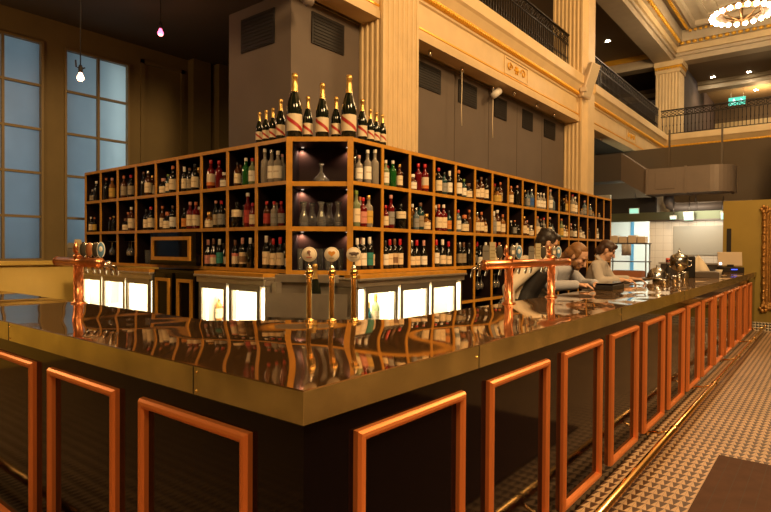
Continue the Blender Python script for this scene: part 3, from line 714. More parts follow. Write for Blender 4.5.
tap_tower('copper tap tower with one column on the window wing of the bar', (0.695, TY, CT), -PI/2, (0.0,), TY-at(58, 264, 0, 0.695).y, TY-at(99, 264, 0, 0.695).y, [(TY-at(px, 250, 0, 0.715).y, kd) for px, kd in ((71, 'grey'), (78, 'cream'), (83.5, 'dark'), (89.5, 'copper'), (96, 'dark'), (101, 'blue'))], 0.95)
TX = at(508.5, 303, 1, 0.74).x
tap_tower('double-column copper tap tower in front of the stooping barman', (TX, 0.74, CT), 0, (0.0, at(551, 297, 1, 0.74).x-TX), at(485, 262, 1, 0.74).x-TX, at(567, 261, 1, 0.74).x-TX, [(at(px, 248, 1, 0.76).x-TX, kd) for px, kd in ((486, 'grey'), (492.5, 'cream'), (499.5, 'dark'), (513, 'lens'), (519, 'blue'), (531.5, 'grey'), (538, 'cream'), (543, 'dark'), (554, 'lens'), (558.5, 'blue'))], -0.95)

# ================================================================== BACK BAR SHELVING
SX, SY = 2.4748, 2.363
ZR = [2.62, 2.2137, 1.7848, 1.3692, 0.94, 0.50]           # board centres
TB = 0.036
SD = 0.36
RX0, RP, RN = 2.8301, 0.4672, 17
LY0, LP, LN = 2.8481, 0.4741, 9
m_led = mat('tiny_led', (1, 0.9, 0.8), 0.4, emit=(1.0, 0.75, 0.55), estr=0.5)
CA = Vector((SX, LY0, 0)); CB = Vector((RX0, SY, 0)); CW = (CB-CA).length; CANG = math.atan2((CB-CA).y, (CB-CA).x)
CN = Vector((-math.sin(CANG), math.cos(CANG), 0))
def shelf_unit(name, label, loc, rotz, n, pitch, rows, s0=0.0, s1=0.0, lowcol=0, skip=lambda c, r: False, ends=(True, True)):
    """local x = along the wall, y = into the wall (front at 0); s0, s1: how far the slanted ends run in at the back; lowcol: first column of the lower rows"""
    t = thing(name, label, 'shelf', loc, rotz, 'back bar shelving')
    L = n*pitch; zb = rows[-1]
    b = MB()
    if lowcol:
        b.box((s0, SD, rows[3]-TB/2), (L-s1, SD+0.02, rows[0]+TB/2), m_shelfin); b.box((lowcol*pitch, SD, zb-TB/2), (L-s1, SD+0.02, rows[3]-TB/2), m_shelfin)
    else: b.box((s0, SD, zb-TB/2), (L-s1, SD+0.02, rows[0]+TB/2), m_shelfin)
    b.build('back_panel', t)
    for r, z in enumerate(rows):
        x0 = lowcol*pitch-TB/2 if (lowcol and r > 3) else 0.0; sl = 0.0 if (lowcol and r > 3) else s0
        b = MB(); k0 = sl*0.012/SD; k1 = s1*0.012/SD
        b.prism([(x0+k0, 0.012), (L-k1, 0.012), (L-s1, SD), (x0+sl, SD)], z-TB/2, z+TB/2, m_shelfin, top=m_wood if r == 0 else None)
        b.box((x0, 0, z-TB/2), (L, 0.012, z+TB/2), m_wood)
        b.build('shelf_board', t)
    for k in range(n+1):
        if (k == 0 and not ends[0]) or (k == n and not ends[1]): continue
        x = min(max(k*pitch, TB/2), L-TB/2)
        b = MB(); d = SD
        if s0 and x-TB/2 < s0: d = SD*(x-TB/2)/s0-0.012
        if s1 and L-x-TB/2 < s1: d = SD*(L-x-TB/2)/s1-0.012
        for r in range(len(rows)-1):
            if skip(k, r) or (lowcol and r >= 3 and k < lowcol): continue
            z1, z0 = rows[r]-TB/2, rows[r+1]+TB/2
            b.box((x-TB/2, 0.012, z0), (x+TB/2, d, z1), m_shelfin); b.box((x-TB/2, 0, z0), (x+TB/2, 0.012, z1), m_wood)
        if b.f: b.build('divider', t)
    return t
shelf_unit('bottle_shelf', 'long cubby shelf wing behind the bar reaching to the kitchen', (RX0, SY, 0), 0, RN, RP, ZR, s0=CN.x/CN.y*SD, lowcol=4, ends=(False, True))
shelf_unit('bottle_shelf', 'cubby shelf wing between the corner unit and the windows', (SX, LY0+LN*LP, 0), -PI/2, LN, LP, ZR[:4], s1=CN.y/CN.x*SD, skip=lambda k, r: r == 2 and k == 4, ends=(True, False))
# corner unit
cu = thing('corner_shelf', 'chamfered corner shelf unit holding glass carafes under small spotlights', 'shelf', CA, CANG, 'back bar shelving')
CZ = [2.62, 2.20, 1.775, 1.36]
b = MB(); b.box((0, 0.40, CZ[3]-TB/2), (CW, 0.42, CZ[0]+TB/2), mat('corner_back', (0.030, 0.014, 0.010), 0.5, spec=0.25)); b.build('back_panel', cu)
for z in CZ:
    b = MB(); b.box((0, 0.012, z-TB/2), (CW, 0.40, z+TB/2), m_shelfin, front=(1, m_wood if z > 2.5 else m_shelfin)); b.box((-0.012, 0, z-TB/2-0.004), (CW+0.012, 0.012, z+TB/2+0.004), m_wood); b.build('shelf_board', cu)
for x in (0.012, CW-0.012):
    b = MB(); b.box((x-0.010, 0.004, CZ[3]+TB/2), (x+0.010, 0.40, CZ[0]-TB/2), m_shelfin); b.box((x-0.028, -0.012, CZ[3]-TB/2), (x+0.028, 0.004, CZ[0]+TB/2), m_wood); b.build('side_panel', cu)
Mc = TR(CA.x, CA.y, 0) @ RZ(CANG)
b = MB()
for (x, z) in ((0.075, CZ[0]), (CW-0.075, CZ[0]), (0.075, CZ[1]), (CW-0.075, CZ[1]), (0.075, CZ[2]), (CW-0.075, CZ[2])):
    b.lathe([(0, -0.008), (0.013, -0.008), (0.015, 0), (0, 0)], m_led, 10, M=TR(x, 0.33, z-TB/2))
    p = Mc @ Vector((x+(0.02 if x > 0.3 else -0.02), 0.37, z-TB/2-0.015)); lamp('shelf_spot', 'SPOT', p, 4.5, (1.0, 0.62, 0.42), 0.012, spot=2.3, blend=0.6)
b.build('spotlight', cu)
# top slab pieces behind the corner carry the champagne bottles

# ================================================================== BOTTLES
GL = {  # glass kinds
 'dk': mat('dark_bottle_glass', (0.010, 0.009, 0.007), 0.06, coat=0.5), 'br': mat('amber_bottle_glass', (0.075, 0.022, 0.006), 0.08, coat=0.5),
 'cl': mat('pale_bottle_glass', (0.62, 0.55, 0.46), 0.12, trans=0.55, coat=0.4), 'gr': mat('green_bottle_glass', (0.015, 0.16, 0.025), 0.08, trans=0.35, coat=0.5),
 'rd': mat('red_liquor_glass', (0.17, 0.006, 0.009), 0.08, coat=0.5, trans=0.2), 'bl': mat('blue_tint_glass', (0.22, 0.30, 0.36), 0.1, trans=0.4, coat=0.4),
 'tl': mat('teal_bottle_glass', (0.012, 0.05, 0.055), 0.08, coat=0.5), 'pg': mat('pale_green_glass', (0.35, 0.42, 0.22), 0.1, trans=0.4, coat=0.4), 'am': mat('whisky_glass', (0.34, 0.14, 0.03), 0.08, trans=0.3, coat=0.4)}
GW = {'dk': 'dark', 'br': 'brown', 'cl': 'clear', 'gr': 'green', 'rd': 'red-liquor', 'bl': 'bluish', 'tl': 'teal', 'pg': 'pale green', 'am': 'amber'}
CC = {'r': ('red', mat('cap_red', (0.55, 0.018, 0.022), 0.3, coat=0.3)), 'w': ('white', mat('cap_white', (0.88, 0.82, 0.72), 0.35)), 'k': ('black', mat('cap_black', (0.02, 0.017, 0.015), 0.3)),
      'o': ('orange', mat('cap_orange', (0.60, 0.17, 0.05), 0.35)), 'g': ('gold', mat('cap_gold', (0.72, 0.42, 0.12), 0.3, 0.7)), 'n': ('green', mat('cap_green', (0.22, 0.32, 0.05), 0.35)),
      's': ('silver', mat('cap_silver', (0.6, 0.58, 0.55), 0.25, 0.8)), 'p': ('pink', mat('cap_pink', (0.66, 0.32, 0.26), 0.35)), 'b': ('brown', mat('cap_brown', (0.16, 0.07, 0.035), 0.4))}
def label_mat(name, col, band=None):
    key = 'label_'+name
    if key in MATS: return MATS[key]
    M = bpy.data.materials.new(key); M.use_nodes = True; nt = M.node_tree; b = nt.nodes['Principled BSDF']; b.inputs['Roughness'].default_value = 0.6
    tc = nt.nodes.new('ShaderNodeTexCoord'); sx = nt.nodes.new('ShaderNodeSeparateXYZ'); nt.links.new(tc.outputs['UV'], sx.inputs[0]); f = math_chain(nt)
    lo, hi, c2 = band if band else (0.48, 0.60, (col[0]*0.72, col[1]*0.66, col[2]*0.58))
    in1 = f('MULTIPLY', f('GREATER_THAN', sx.outputs[1], lo), f('LESS_THAN', sx.outputs[1], hi))
    if not band: in1 = f('MULTIPLY', in1, f('LESS_THAN', f('ABSOLUTE', f('SUBTRACT', sx.outputs[0], 0.5)), 0.2))
    mx = nt.nodes.new('ShaderNodeMix'); mx.data_type = 'RGBA'; nt.links.new(in1, mx.inputs[0]); mx.inputs[6].default_value = (*col, 1); mx.inputs[7].default_value = (*c2, 1)
    nt.links.new(mx.outputs[2], b.inputs['Base Color']); MATS[key] = M; return M
LL = {'c': ('cream', label_mat('cream', (0.86, 0.70, 0.46))), 'w': ('white', label_mat('white', (0.92, 0.85, 0.72))), 't': ('teal', label_mat('teal', (0.03, 0.24, 0.21))), 'p': ('pink', label_mat('pink', (0.66, 0.27, 0.20))),
      'P': ('pink-topped', label_mat('pink_top', (0.72, 0.60, 0.42), (0.72, 1.0, (0.62, 0.2, 0.16)))), 'o': ('orange-banded', label_mat('orange_band', (0.72, 0.60, 0.44), (0.0, 0.28, (0.70, 0.20, 0.03)))),
      'O': ('orange', label_mat('orange', (0.65, 0.24, 0.04))), 'y': ('yellow', label_mat('yellow', (0.66, 0.42, 0.08))), 'e': ('beige', label_mat('beige', (0.36, 0.29, 0.19))), 'r': ('red', label_mat('red', (0.42, 0.04, 0.03))),
      'g': ('grey', label_mat('grey', (0.30, 0.29, 0.27))), 'b': ('blue', label_mat('blue', (0.03, 0.12, 0.42))), 'v': ('brown-and-cream', label_mat('browncream', (0.66, 0.50, 0.30), (0.15, 0.66, (0.22, 0.12, 0.06))))}
PROF = {
 'W': (0.037/0.30, [(0, 0.0), (0.88, 0.0), (1, 0.02), (1, 0.60), (0.93, 0.655), (0.62, 0.72), (0.40, 0.765), (0.37, 0.80), (0.36, 0.95), (0.42, 0.955), (0.42, 0.995), (0, 1.0)], 0.80, 0.13, 0.52),
 'B': (0.040/0.29, [(0, 0.0), (0.88, 0.0), (1, 0.02), (1, 0.46), (0.92, 0.53), (0.60, 0.66), (0.38, 0.76), (0.34, 0.95), (0.40, 0.955), (0.40, 0.995), (0, 1.0)], 0.80, 0.10, 0.42),
 'S': (0.040/0.28, [(0, 0.0), (0.9, 0.0), (1, 0.025), (1, 0.60), (0.94, 0.66), (0.55, 0.72), (0.38, 0.76), (0.36, 0.90), (0.40, 0.905), (0.40, 0.99), (0, 1.0)], 0.88, 0.12, 0.52),
 'V': (0.038/0.32, [(0, 0.0), (0.92, 0.0), (1, 0.02), (1, 0.60), (0.92, 0.65), (0.55, 0.70), (0.42, 0.74), (0.40, 0.92), (0.44, 0.925), (0.44, 0.99), (0, 1.0)], 0.90, 0.12, 0.50),
 'Q': (0.052/0.19, [(0, 0.0), (0.92, 0.0), (1, 0.03), (1, 0.52), (0.90, 0.60), (0.50, 0.68), (0.36, 0.73), (0.34, 0.82), (0.48, 0.83), (0.50, 0.98), (0, 1.0)], 0.80, 0.08, 0.48),
 'F': (0.056/0.26, [(0, 0.0), (0.92, 0.0), (1, 0.02), (1, 0.66), (0.90, 0.72), (0.40, 0.76), (0.30, 0.80), (0.30, 0.93), (0.34, 0.935), (0.34, 0.99), (0, 1.0)], 0.86, 0.42, 0.70)}
_mc = {}
def bottle_meshes(shape, glass, cap, label, h):
    key = (shape, glass, round(h, 3))
    rr, prof, cz, l0, l1 = PROF[shape]; R = rr*h
    if shape == 'F': R *= 1.0
    pr = [(r*R, z*h) for r, z in prof]
    if key not in _mc: _mc[key] = MB().lathe(pr, GL[glass], 14).mesh('bottle')
    ck = ('cap', shape, cap, round(h, 3))
    if cap and ck not in _mc:
        nr = max(r for r, z in prof if z > 0.9)*R*1.06
        c0 = cz
        _mc[ck] = MB().lathe([(nr*0.98, c0*h), (nr, c0*h+0.002), (nr, 0.995*h), (nr*0.9, 1.004*h), (0, 1.004*h)], CC[cap][1], 12).mesh('cap')
    lk = ('label', shape, label, round(h, 3))
    if label and lk not in _mc:
        _mc[lk] = MB().lathe([(R*1.012, l0*h), (R*1.012, l1*h)], LL[label][1], 12, ang=PI*1.25, a0=-PI/2-PI*0.625, uv=True).mesh('label')
    return _mc[key], (_mc[ck] if cap else None), (_mc[lk] if label else None)
def put_bottle(loc, rotz, spec, lab, group, cat='bottle', name='bottle'):
    shape, glass, cap, label, h = spec
    b, c, l = bottle_meshes(shape, glass, cap, label, h)
    o = bpy.data.objects.new(name, b); COL.objects.link(o); o.location = loc; o.rotation_euler = (0, 0, rotz); tag(o, lab, cat, group)
    if c: q = bpy.data.objects.new('cap', c); COL.objects.link(q); q.parent = o
    if l: q = bpy.data.objects.new('label', l); COL.objects.link(q); q.parent = o
    return o
# cubbies: (wing, column counted from the corner, row) -> list of (pixel x, shape, glass, cap, label, height, depth behind the front)
T = {}
T['R', 1, 0] = [(354.6, 'V', 'cl', 's', None, .24, .24), (358.8, 'S', 'cl', 'p', 'w', .245, .10), (367.3, 'V', 'cl', 'w', 'w', .31, .12), (374.6, 'V', 'cl', 'w', None, .33, .09)]
T['R', 2, 0] = [(385.4, 'S', 'pg', 'w', 'w', .25, .12), (387.6, 'S', 'cl', 'r', None, .22, .25), (392.6, 'S', 'gr', 'w', None, .26, .09), (399.3, 'S', 'br', 'g', 'c', .235, .10)]
T['R', 3, 0] = [(412.3, 'Q', 'br', 'w', 'w', .165, .10), (418.0, 'S', 'rd', 'r', None, .285, .09), (424.6, 'S', 'rd', 'r', 'o', .295, .09)]
T['R', 4, 0] = [(435.4, 'S', 'cl', 'g', 'c', .24, .14), (438.4, 'S', 'dk', 'r', 'c', .285, .09), (444.0, 'S', 'tl', 'k', 'g', .25, .10), (449.3, 'W', 'dk', 'w', 'w', .275, .09)]
T['R', 5, 0] = [(458.2, 'S', 'dk', 'o', 'w', .31, .09), (463.8, 'S', 'tl', 'n', 'w', .215, .10), (468.8, 'Q', 'dk', 'b', 'c', .18, .09)]
T['R', 6, 0] = [(476.9, 'S', 'br', 'k', 'c', .24, .10), (481.0, 'S', 'br', 'b', 'c', .285, .09), (486.0, 'V', 'dk', 'k', 'c', .275, .10)]
T['R', 7, 0] = [(494.5, 'S', 'am', 'r', 'y', .26, .14), (497.2, 'Q', 'am', 'k', 'y', .20, .08), (500.2, 'V', 'br', 'o', 'e', .275, .10)]
T['R', 8, 0] = [(510.9, 'S', 'am', 'o', 'c', .25, .10), (513.9, 'S', 'dk', 'k', None, .19, .16), (517.0, 'V', 'dk', 'p', None, .27, .09)]
T['R', 9, 0] = [(524.9, 'S', 'dk', 'g', 'e', .25, .14), (527.8, 'S', 'bl', 'k', 'g', .235, .09), (531.4, 'S', 'bl', 's', 'b', .265, .09)]
T['R', 10, 0] = [(537.8, 'S', 'cl', 's', 'w', .235, .10), (540.6, 'S', 'cl', 'w', 'w', .24, .09), (543.6, 'S', 'cl', 'w', 'w', .24, .09)]
T['R', 11, 0] = [(550.2, 'V', 'cl', 'p', 'w', .32, .10), (553.2, 'S', 'bl', 'k', None, .21, .09)]
T['R', 12, 0] = [(561.4, 'S', 'dk', 'k', 'g', .20, .15), (563.6, 'S', 'dk', 'g', None, .22, .09), (566.5, 'V', 'am', 'k', 'y', .29, .09)]
T['R', 13, 0] = [(572.5, 'V', 'cl', 'r', 'c', .32, .12), (575.0, 'S', 'cl', 'w', 'w', .29, .09), (577.6, 'S', 'dk', 'w', 'w', .235, .12)]
T['R', 14, 0] = [(581.8, 'Q', 'cl', 'g', None, .11, .10), (584.6, 'S', 'bl', 'p', 'g', .26, .09)]
T['R', 15, 0] = [(590.2, 'S', 'bl', 's', 'e', .22, .10), (593.0, 'Q', 'cl', 'g', None, .09, .10)]
T['R', 16, 0] = [(599.2, 'Q', 'cl', 'g', None, .085, .10)]
T['R', 1, 1] = [(356.2, 'V', 'pg', 'n', 'c', .325, .10), (359.8, 'S', 'cl', 'o', 'c', .285, .14), (363.0, 'S', 'rd', 'r', 'p', .27, .10), (368.6, 'S', 'cl', 'g', 'y', .295, .09)]
T['R', 2, 1] = [(385.6, 'S', 'rd', 'r', 'c', .22, .12), (390.8, 'V', 'rd', 'p', 'g', .325, .09), (397.0, 'S', 'tl', 'k', 'c', .21, .16), (403.0, 'F', 'dk', 'k', 'c', .25, .09)]
T['R', 3, 1] = [(412.4, 'S', 'am', 'w', 'y', .27, .11), (416.3, 'S', 'bl', 's', 'g', .225, .09), (420.4, 'S', 'tl', 'b', 'e', .285, .10), (426.4, 'Q', 'am', 'g', 'c', .175, .09)]
T['R', 4, 1] = [(435.6, 'W', 'cl', 'w', 'w', .29, .13), (438.7, 'S', 'rd', 'o', 'c', .29, .09), (443.6, 'S', 'rd', 'w', 'c', .295, .10), (448.9, 'S', 'tl', 'k', 'O', .235, .09)]
T['R', 5, 1] = [(458.3, 'S', 'bl', 'r', 'w', .255, .10), (464.4, 'Q', 'dk', 'o', 'c', .205, .09), (469.3, 'V', 'br', 'o', None, .27, .12), (471.6, 'S', 'am', 'g', 'c', .20, .16)]
T['R', 6, 1] = [(477.3, 'S', 'am', 's', 'c', .25, .10), (481.5, 'S', 'br', 'o', 'c', .26, .09), (485.6, 'S', 'am', 'k', 'c', .18, .09)]
T['R', 7, 1] = [(494.0, 'W', 'cl', 'w', 'g', .29, .12), (497.4, 'S', 'br', 'w', 'c', .31, .09), (499.9, 'S', 'br', 'g', 'c', .30, .16), (502.8, 'S', 'am', 'o', 'c', .26, .09), (505.2, 'Q', 'am', 'r', 'e', .17, .10)]
T['R', 8, 1] = [(511.2, 'S', 'dk', 'w', None, .19, .10), (515.0, 'S', 'dk', 'o', 'g', .20, .09), (518.0, 'Q', 'dk', 'k', None, .14, .10)]
T['R', 9, 1] = [(524.5, 'S', 'br', 'g', 'c', .27, .12), (527.2, 'S', 'br', 'p', 'c', .215, .09), (529.8, 'S', 'cl', 'k', 'w', .20, .14), (531.9, 'Q', 'cl', 'w', 'c', .15, .09)]
T['R', 10, 1] = [(537.6, 'V', 'cl', 'o', 'c', .29, .13), (540.9, 'S', 'dk', 'b', 'w', .26, .09), (543.9, 'V', 'cl', 'r', 'w', .28, .09)]
T['R', 11, 1] = [(550.0, 'V', 'dk', 'p', 'w', .30, .10), (552.8, 'S', 'bl', 'k', 'w', .20, .09)]
T['R', 12, 1] = [(561.6, 'V', 'pg', 'o', 'y', .30, .10), (564.4, 'S', 'cl', 'w', 'w', .20, .09), (566.8, 'S', 'am', 'g', 'c', .19, .09)]
T['R', 13, 1] = [(571.2, 'S', 'br', 'p', 'e', .24, .12), (575.2, 'S', 'dk', 's', 'w', .235, .09)]
T['R', 14, 1] = [(581.0, 'S', 'cl', 'g', 'w', .20, .10), (583.6, 'Q', 'cl', 'w', 'w', .12, .09)]
T['R', 15, 1] = [(589.2, 'V', 'dk', 'b', None, .19, .10)]
T['R', 16, 1] = [(597.8, 'W', 'cl', 'w', 'w', .20, .08)]
T['R', 1, 2] = [(357.4, 'W', 'dk', 'w', 'c', .285, .13), (361.4, 'W', 'dk', 'p', None, .30, .25), (363.4, 'W', 'dk', 'w', 'w', .29, .10), (369.8, 'W', 'dk', 'w', 't', .30, .09), (373.4, 'W', 'dk', 'k', 'c', .27, .24)]
T['R', 2, 2] = [(385.6, 'W', 'dk', 'k', 'w', .27, .13), (390.0, 'W', 'dk', 'r', 'c', .285, .09), (394.8, 'W', 'dk', 'b', 'v', .29, .10), (400.2, 'W', 'dk', 'r', 'c', .29, .09)]
T['R', 3, 2] = [(412.0, 'B', 'dk', 's', 'c', .28, .12), (417.0, 'B', 'dk', 'r', 'c', .285, .09), (424.0, 'B', 'dk', 'p', 'w', .285, .09)]
T['R', 4, 2] = [(436.6, 'W', 'dk', 'r', 'w', .295, .11), (442.8, 'B', 'dk', 'w', 'c', .30, .09), (448.8, 'B', 'dk', 'r', 'c', .28, .09)]
T['R', 5, 2] = [(457.6, 'W', 'dk', 'k', 'w', .27, .16), (460.2, 'W', 'dk', 's', 'e', .275, .09), (464.0, 'W', 'dk', 'b', 'e', .275, .09), (469.4, 'B', 'dk', 'k', None, .27, .10), (471.4, 'B', 'dk', 'k', 'w', .22, .2)]
T['R', 6, 2] = [(477.3, 'B', 'dk', 'r', 'w', .29, .11), (480.6, 'B', 'dk', 'k', 'w', .24, .09), (486.0, 'B', 'dk', 'w', 'c', .28, .1)]
T['R', 7, 2] = [(495.6, 'W', 'dk', 'r', 'c', .28, .10), (499.6, 'W', 'br', 'o', 'e', .285, .09)]
T['R', 8, 2] = [(512.6, 'W', 'dk', 'k', None, .27, .10), (517.2, 'W', 'dk', 'w', None, .28, .09)]
T['R', 13, 2] = [(570.6, 'S', 'br', 'p', 'w', .23, .10)]
T['L', 1, 0] = [(264.8, 'V', 'cl', 'w', None, .325, .09), (271.4, 'V', 'cl', 's', 'w', .305, .11), (277.8, 'S', 'cl', 'w', 'w', .285, .09), (282.3, 'V', 'cl', 'p', None, .27, .15)]
T['L', 2, 0] = [(237.3, 'S', 'br', 'k', 'c', .235, .09), (240.4, 'S', 'br', 'b', 'c', .22, .25), (245.8, 'S', 'gr', 'w', None, .265, .09), (252.2, 'S', 'pg', 'r', 'w', .255, .11)]
T['L', 3, 0] = [(210.9, 'S', 'rd', 'r', 'o', .30, .09), (218.9, 'S', 'rd', 'r', None, .28, .09), (224.4, 'Q', 'br', 'w', 'w', .155, .12)]
T['L', 4, 0] = [(184.4, 'W', 'dk', 'w', 'c', .27, .09), (189.8, 'S', 'dk', 'b', 'e', .25, .13), (195.0, 'S', 'dk', 'k', 'c', .285, .09), (198.6, 'S', 'am', 'g', 'c', .26, .18)]
T['L', 5, 0] = [(161.8, 'Q', 'dk', 'p', 'c', .18, .08), (168.2, 'S', 'tl', 'n', 'c', .215, .10), (172.9, 'S', 'dk', 'o', 'c', .30, .10)]
T['L', 6, 0] = [(141.0, 'V', 'dk', 'k', 'c', .25, .15), (143.8, 'V', 'dk', 'b', None, .285, .09), (148.2, 'S', 'br', 's', 'c', .29, .10), (152.4, 'S', 'br', 'g', 'c', .25, .16)]
T['L', 7, 0] = [(124.0, 'S', 'br', 'o', 'e', .275, .09), (127.6, 'S', 'am', 'b', 'c', .20, .18), (131.0, 'S', 'dk', 'r', 'e', .27, .12)]
T['L', 8, 0] = [(106.2, 'V', 'dk', 'o', None, .28, .09), (112.2, 'S', 'am', 'p', 'y', .27, .11)]
T['L', 9, 0] = [(93.2, 'Q', 'dk', 's', 'e', .16, .08), (96.5, 'S', 'dk', 'w', None, .26, .13)]
T['L', 1, 1] = [(266.9, 'S', 'br', 'r', 'r', .235, .09), (274.2, 'S', 'cl', 'r', 'g', .23, .09), (277.0, 'S', 'cl', 'b', None, .225, .22), (281.3, 'S', 'rd', 'r', 'g', .225, .10)]
T['L', 2, 1] = [(235.6, 'F', 'dk', 'k', 'c', .25, .09), (241.6, 'S', 'tl', 'k', 'c', .23, .15), (247.8, 'V', 'rd', 'w', 'r', .33, .09), (252.8, 'S', 'rd', 'r', 'c', .23, .13)]
T['L', 3, 1] = [(208.2, 'Q', 'am', 'g', 'c', .17, .08), (216.0, 'V', 'dk', 'p', 'e', .28, .09), (221.6, 'S', 'dk', 'r', 'g', .275, .10), (225.0, 'S', 'am', 'g', 'c', .2, .18)]
T['L', 4, 1] = [(184.4, 'S', 'dk', 'k', 'O', .225, .09), (190.4, 'S', 'rd', 'p', 'c', .29, .10), (196.0, 'S', 'rd', 'o', 'c', .285, .10), (199.4, 'S', 'am', 'w', 'w', .24, .2)]
T['L', 5, 1] = [(162.6, 'V', 'br', 'o', 'c', .27, .09), (168.0, 'Q', 'dk', 'o', 'c', .20, .08), (173.0, 'S', 'dk', 'b', 'w', .265, .11)]
T['L', 6, 1] = [(146.4, 'S', 'dk', 'k', 'c', .245, .10), (151.0, 'S', 'dk', 'r', 'c', .27, .11)]
T['L', 7, 1] = [(126.0, 'Q', 'dk', 'b', 'c', .155, .08), (127.8, 'S', 'br', 'o', 'c', .235, .16), (131.4, 'S', 'br', 'w', 'c', .285, .11)]
T['L', 8, 1] = [(110.4, 'S', 'dk', 'o', None, .175, .10), (114.0, 'S', 'dk', 'g', None, .19, .12)]
T['L', 9, 1] = [(91.0, 'S', 'dk', 'w', 'c', .20, .08), (94.6, 'S', 'dk', 'o', 'y', .19, .10)]
T['L', 1, 2] = [(260.6, 'W', 'dk', 'b', None, .30, .2), (266.6, 'W', 'dk', 'w', 'c', .305, .09), (273.6, 'W', 'dk', 'r', 'c', .28, .09), (280.6, 'W', 'dk', 'r', 'c', .29, .09), (284.8, 'B', 'dk', 'k', 'w', .24, .2)]
T['L', 2, 2] = [(235.4, 'W', 'dk', 'b', 'P', .27, .09), (242.7, 'W', 'dk', 'p', 'v', .29, .09), (250.6, 'W', 'dk', 'w', None, .29, .13), (254.0, 'B', 'dk', 'k', 'w', .24, .2)]
T['L', 3, 2] = [(207.6, 'B', 'dk', 'p', 'p', .275, .09), (213.9, 'B', 'dk', 'b', 'P', .285, .10), (219.8, 'W', 'dk', 'w', 't', .28, .09), (224.0, 'B', 'dk', 'k', 'c', .24, .16)]
ROWN = ['top', 'middle', 'bottom']
def local_shelf_z(r): return ZR[r+1]+TB/2
def pix_to_plane(px, wing, depth):
    return at(px, 200, 1, SY+depth) if wing == 'R' else at(px, 200, 0, SX+depth)
for (wing, c, r), items in T.items():
    items = sorted(items, key=lambda q: q[0])
    placed = []
    for i in sorted(range(len(items)), key=lambda k: (items[k][6] > 0.11, items[k][6], items[k][0])):
        px, shape, glass, cap, label, h, dep = items[i]
        h = min(h*1.06, 0.355); R = PROF[shape][0]*h; z = local_shelf_z(r)
        base = (RX0+(c-1)*RP) if wing == 'R' else (LY0+(c-1)*LP)
        lo = base+TB/2+R+0.003; hi = base+RP-TB/2-R-0.003
        d = R+0.008 if dep <= 0.13 else R+0.06; best = None
        while d < SD-R-0.01:                    # step back into the cubby until it stands clear of its neighbours
            p = pix_to_plane(px, wing, d); u = min(max(p.x if wing == 'R' else p.y, lo), hi)
            gap = min([math.hypot(q[0]-u, q[1]-d)-q[2]-R for q in placed] or [9])
            if best is None or gap > best[0]: best = (gap, u, d)
            if gap > 0.002: best = (gap, u, d); break
            d += 0.01
        if best[0] < 0: print('tight', wing, c, r, i, round(best[0], 3))
        _, u, d = best; placed.append((u, d, R))
        if wing == 'R': x, y = u, SY+d; rot = random.uniform(-0.25, 0.15)-0.35
        else: x, y = SX+d, u; rot = -PI/2+0.35+random.uniform(-0.15, 0.25)
        cw = CC[cap][0]+'-capped ' if cap else ''
        side = 'right' if wing == 'R' else 'left'
        place = ('only bottle' if len(items) == 1 else ORD[i]+' from left')
        lab = f"{cw}{GW[glass]} bottle{', '+LL[label][0]+' label' if label else ''}, {place}, {ROWN[r]} row, {ORD[c-1]} cubby {side} of corner"
        put_bottle((x, y, z), rot, (shape, glass, cap, label, h), lab, 'bottles in the back bar cubbies')
# fallback order for cubbies is left to right as seen from the room

# champagne bottles along the top
CHAMP = [(259.4, .285, -0.02), (266.0, .29, -0.02), (272.8, .295, -0.02), (280.6, .36, -0.02), (294.4, .565, 0.0), (307.8, .375, 0.0), (322.2, .475, 0.0), (336.0, .37, 0.0), (348.8, .545, 0.0), (362.2, .37, 0), (370.3, .30, 0), (376.3, .29, 0), (382.5, .29, 0)]
m_foil = mat('gold_foil', (0.80, 0.52, 0.16), 0.32, 0.85, bump=0.001, bscale=300); m_champ = mat('champagne_glass', (0.008, 0.011, 0.006), 0.07, coat=0.5)
def champagne(loc, rotz, h, lab, group='champagne bottles on top of the shelf'):
    R = 0.120*h
    o = MB().lathe([(0, 0), (R*0.9, 0), (R, 0.015*h), (R, 0.46*h), (R*0.93, 0.53*h), (R*0.62, 0.65*h), (R*0.40, 0.74*h), (R*0.34, 0.86*h), (R*0.30, 0.97*h), (0, 0.97*h)], m_champ, 20).build('champagne_bottle', None, loc, rotz)
    tag(o, lab, 'champagne bottle', group)
    MB().lathe([(R*0.50, 0.69*h), (R*0.42, 0.745*h), (R*0.36, 0.86*h), (R*0.36, 0.925*h), (R*0.42, 0.93*h), (R*0.42, 0.965*h), (R*0.33, 1.0*h), (0, 1.005*h)], m_foil, 16).build('foil', o)
    MB().lathe([(R*1.01, 0.10*h), (R*1.01, 0.36*h)], m_sash, 14, ang=PI*0.95, a0=-PI/2-PI*0.475, uv=True).build('label', o)
    return o
CHL = ['small champagne bottle at the very left end of the top row', 'second small champagne bottle from left on the shelf top', 'third small champagne bottle from left on the shelf top', 'medium champagne bottle directly left of the tallest one on the shelf top',
       'tallest champagne bottle with red sash label, left corner of the shelf top', 'medium champagne bottle between the tallest bottle and the central magnum', 'large champagne magnum standing at the centre of the shelf top', 'medium champagne bottle between the central magnum and the right-hand tall bottle',
       'very tall champagne bottle at the right corner of the shelf top', 'medium champagne bottle just right of the right-hand tall bottle', 'fourth champagne bottle from the right end of the shelf top', 'third small champagne bottle from right end'.replace('third', 'second'), 'small champagne bottle at the very right end of the top row']
CHL[10] = 'third champagne bottle from the right end of the shelf top'
ZT = ZR[0]+TB/2+0.006
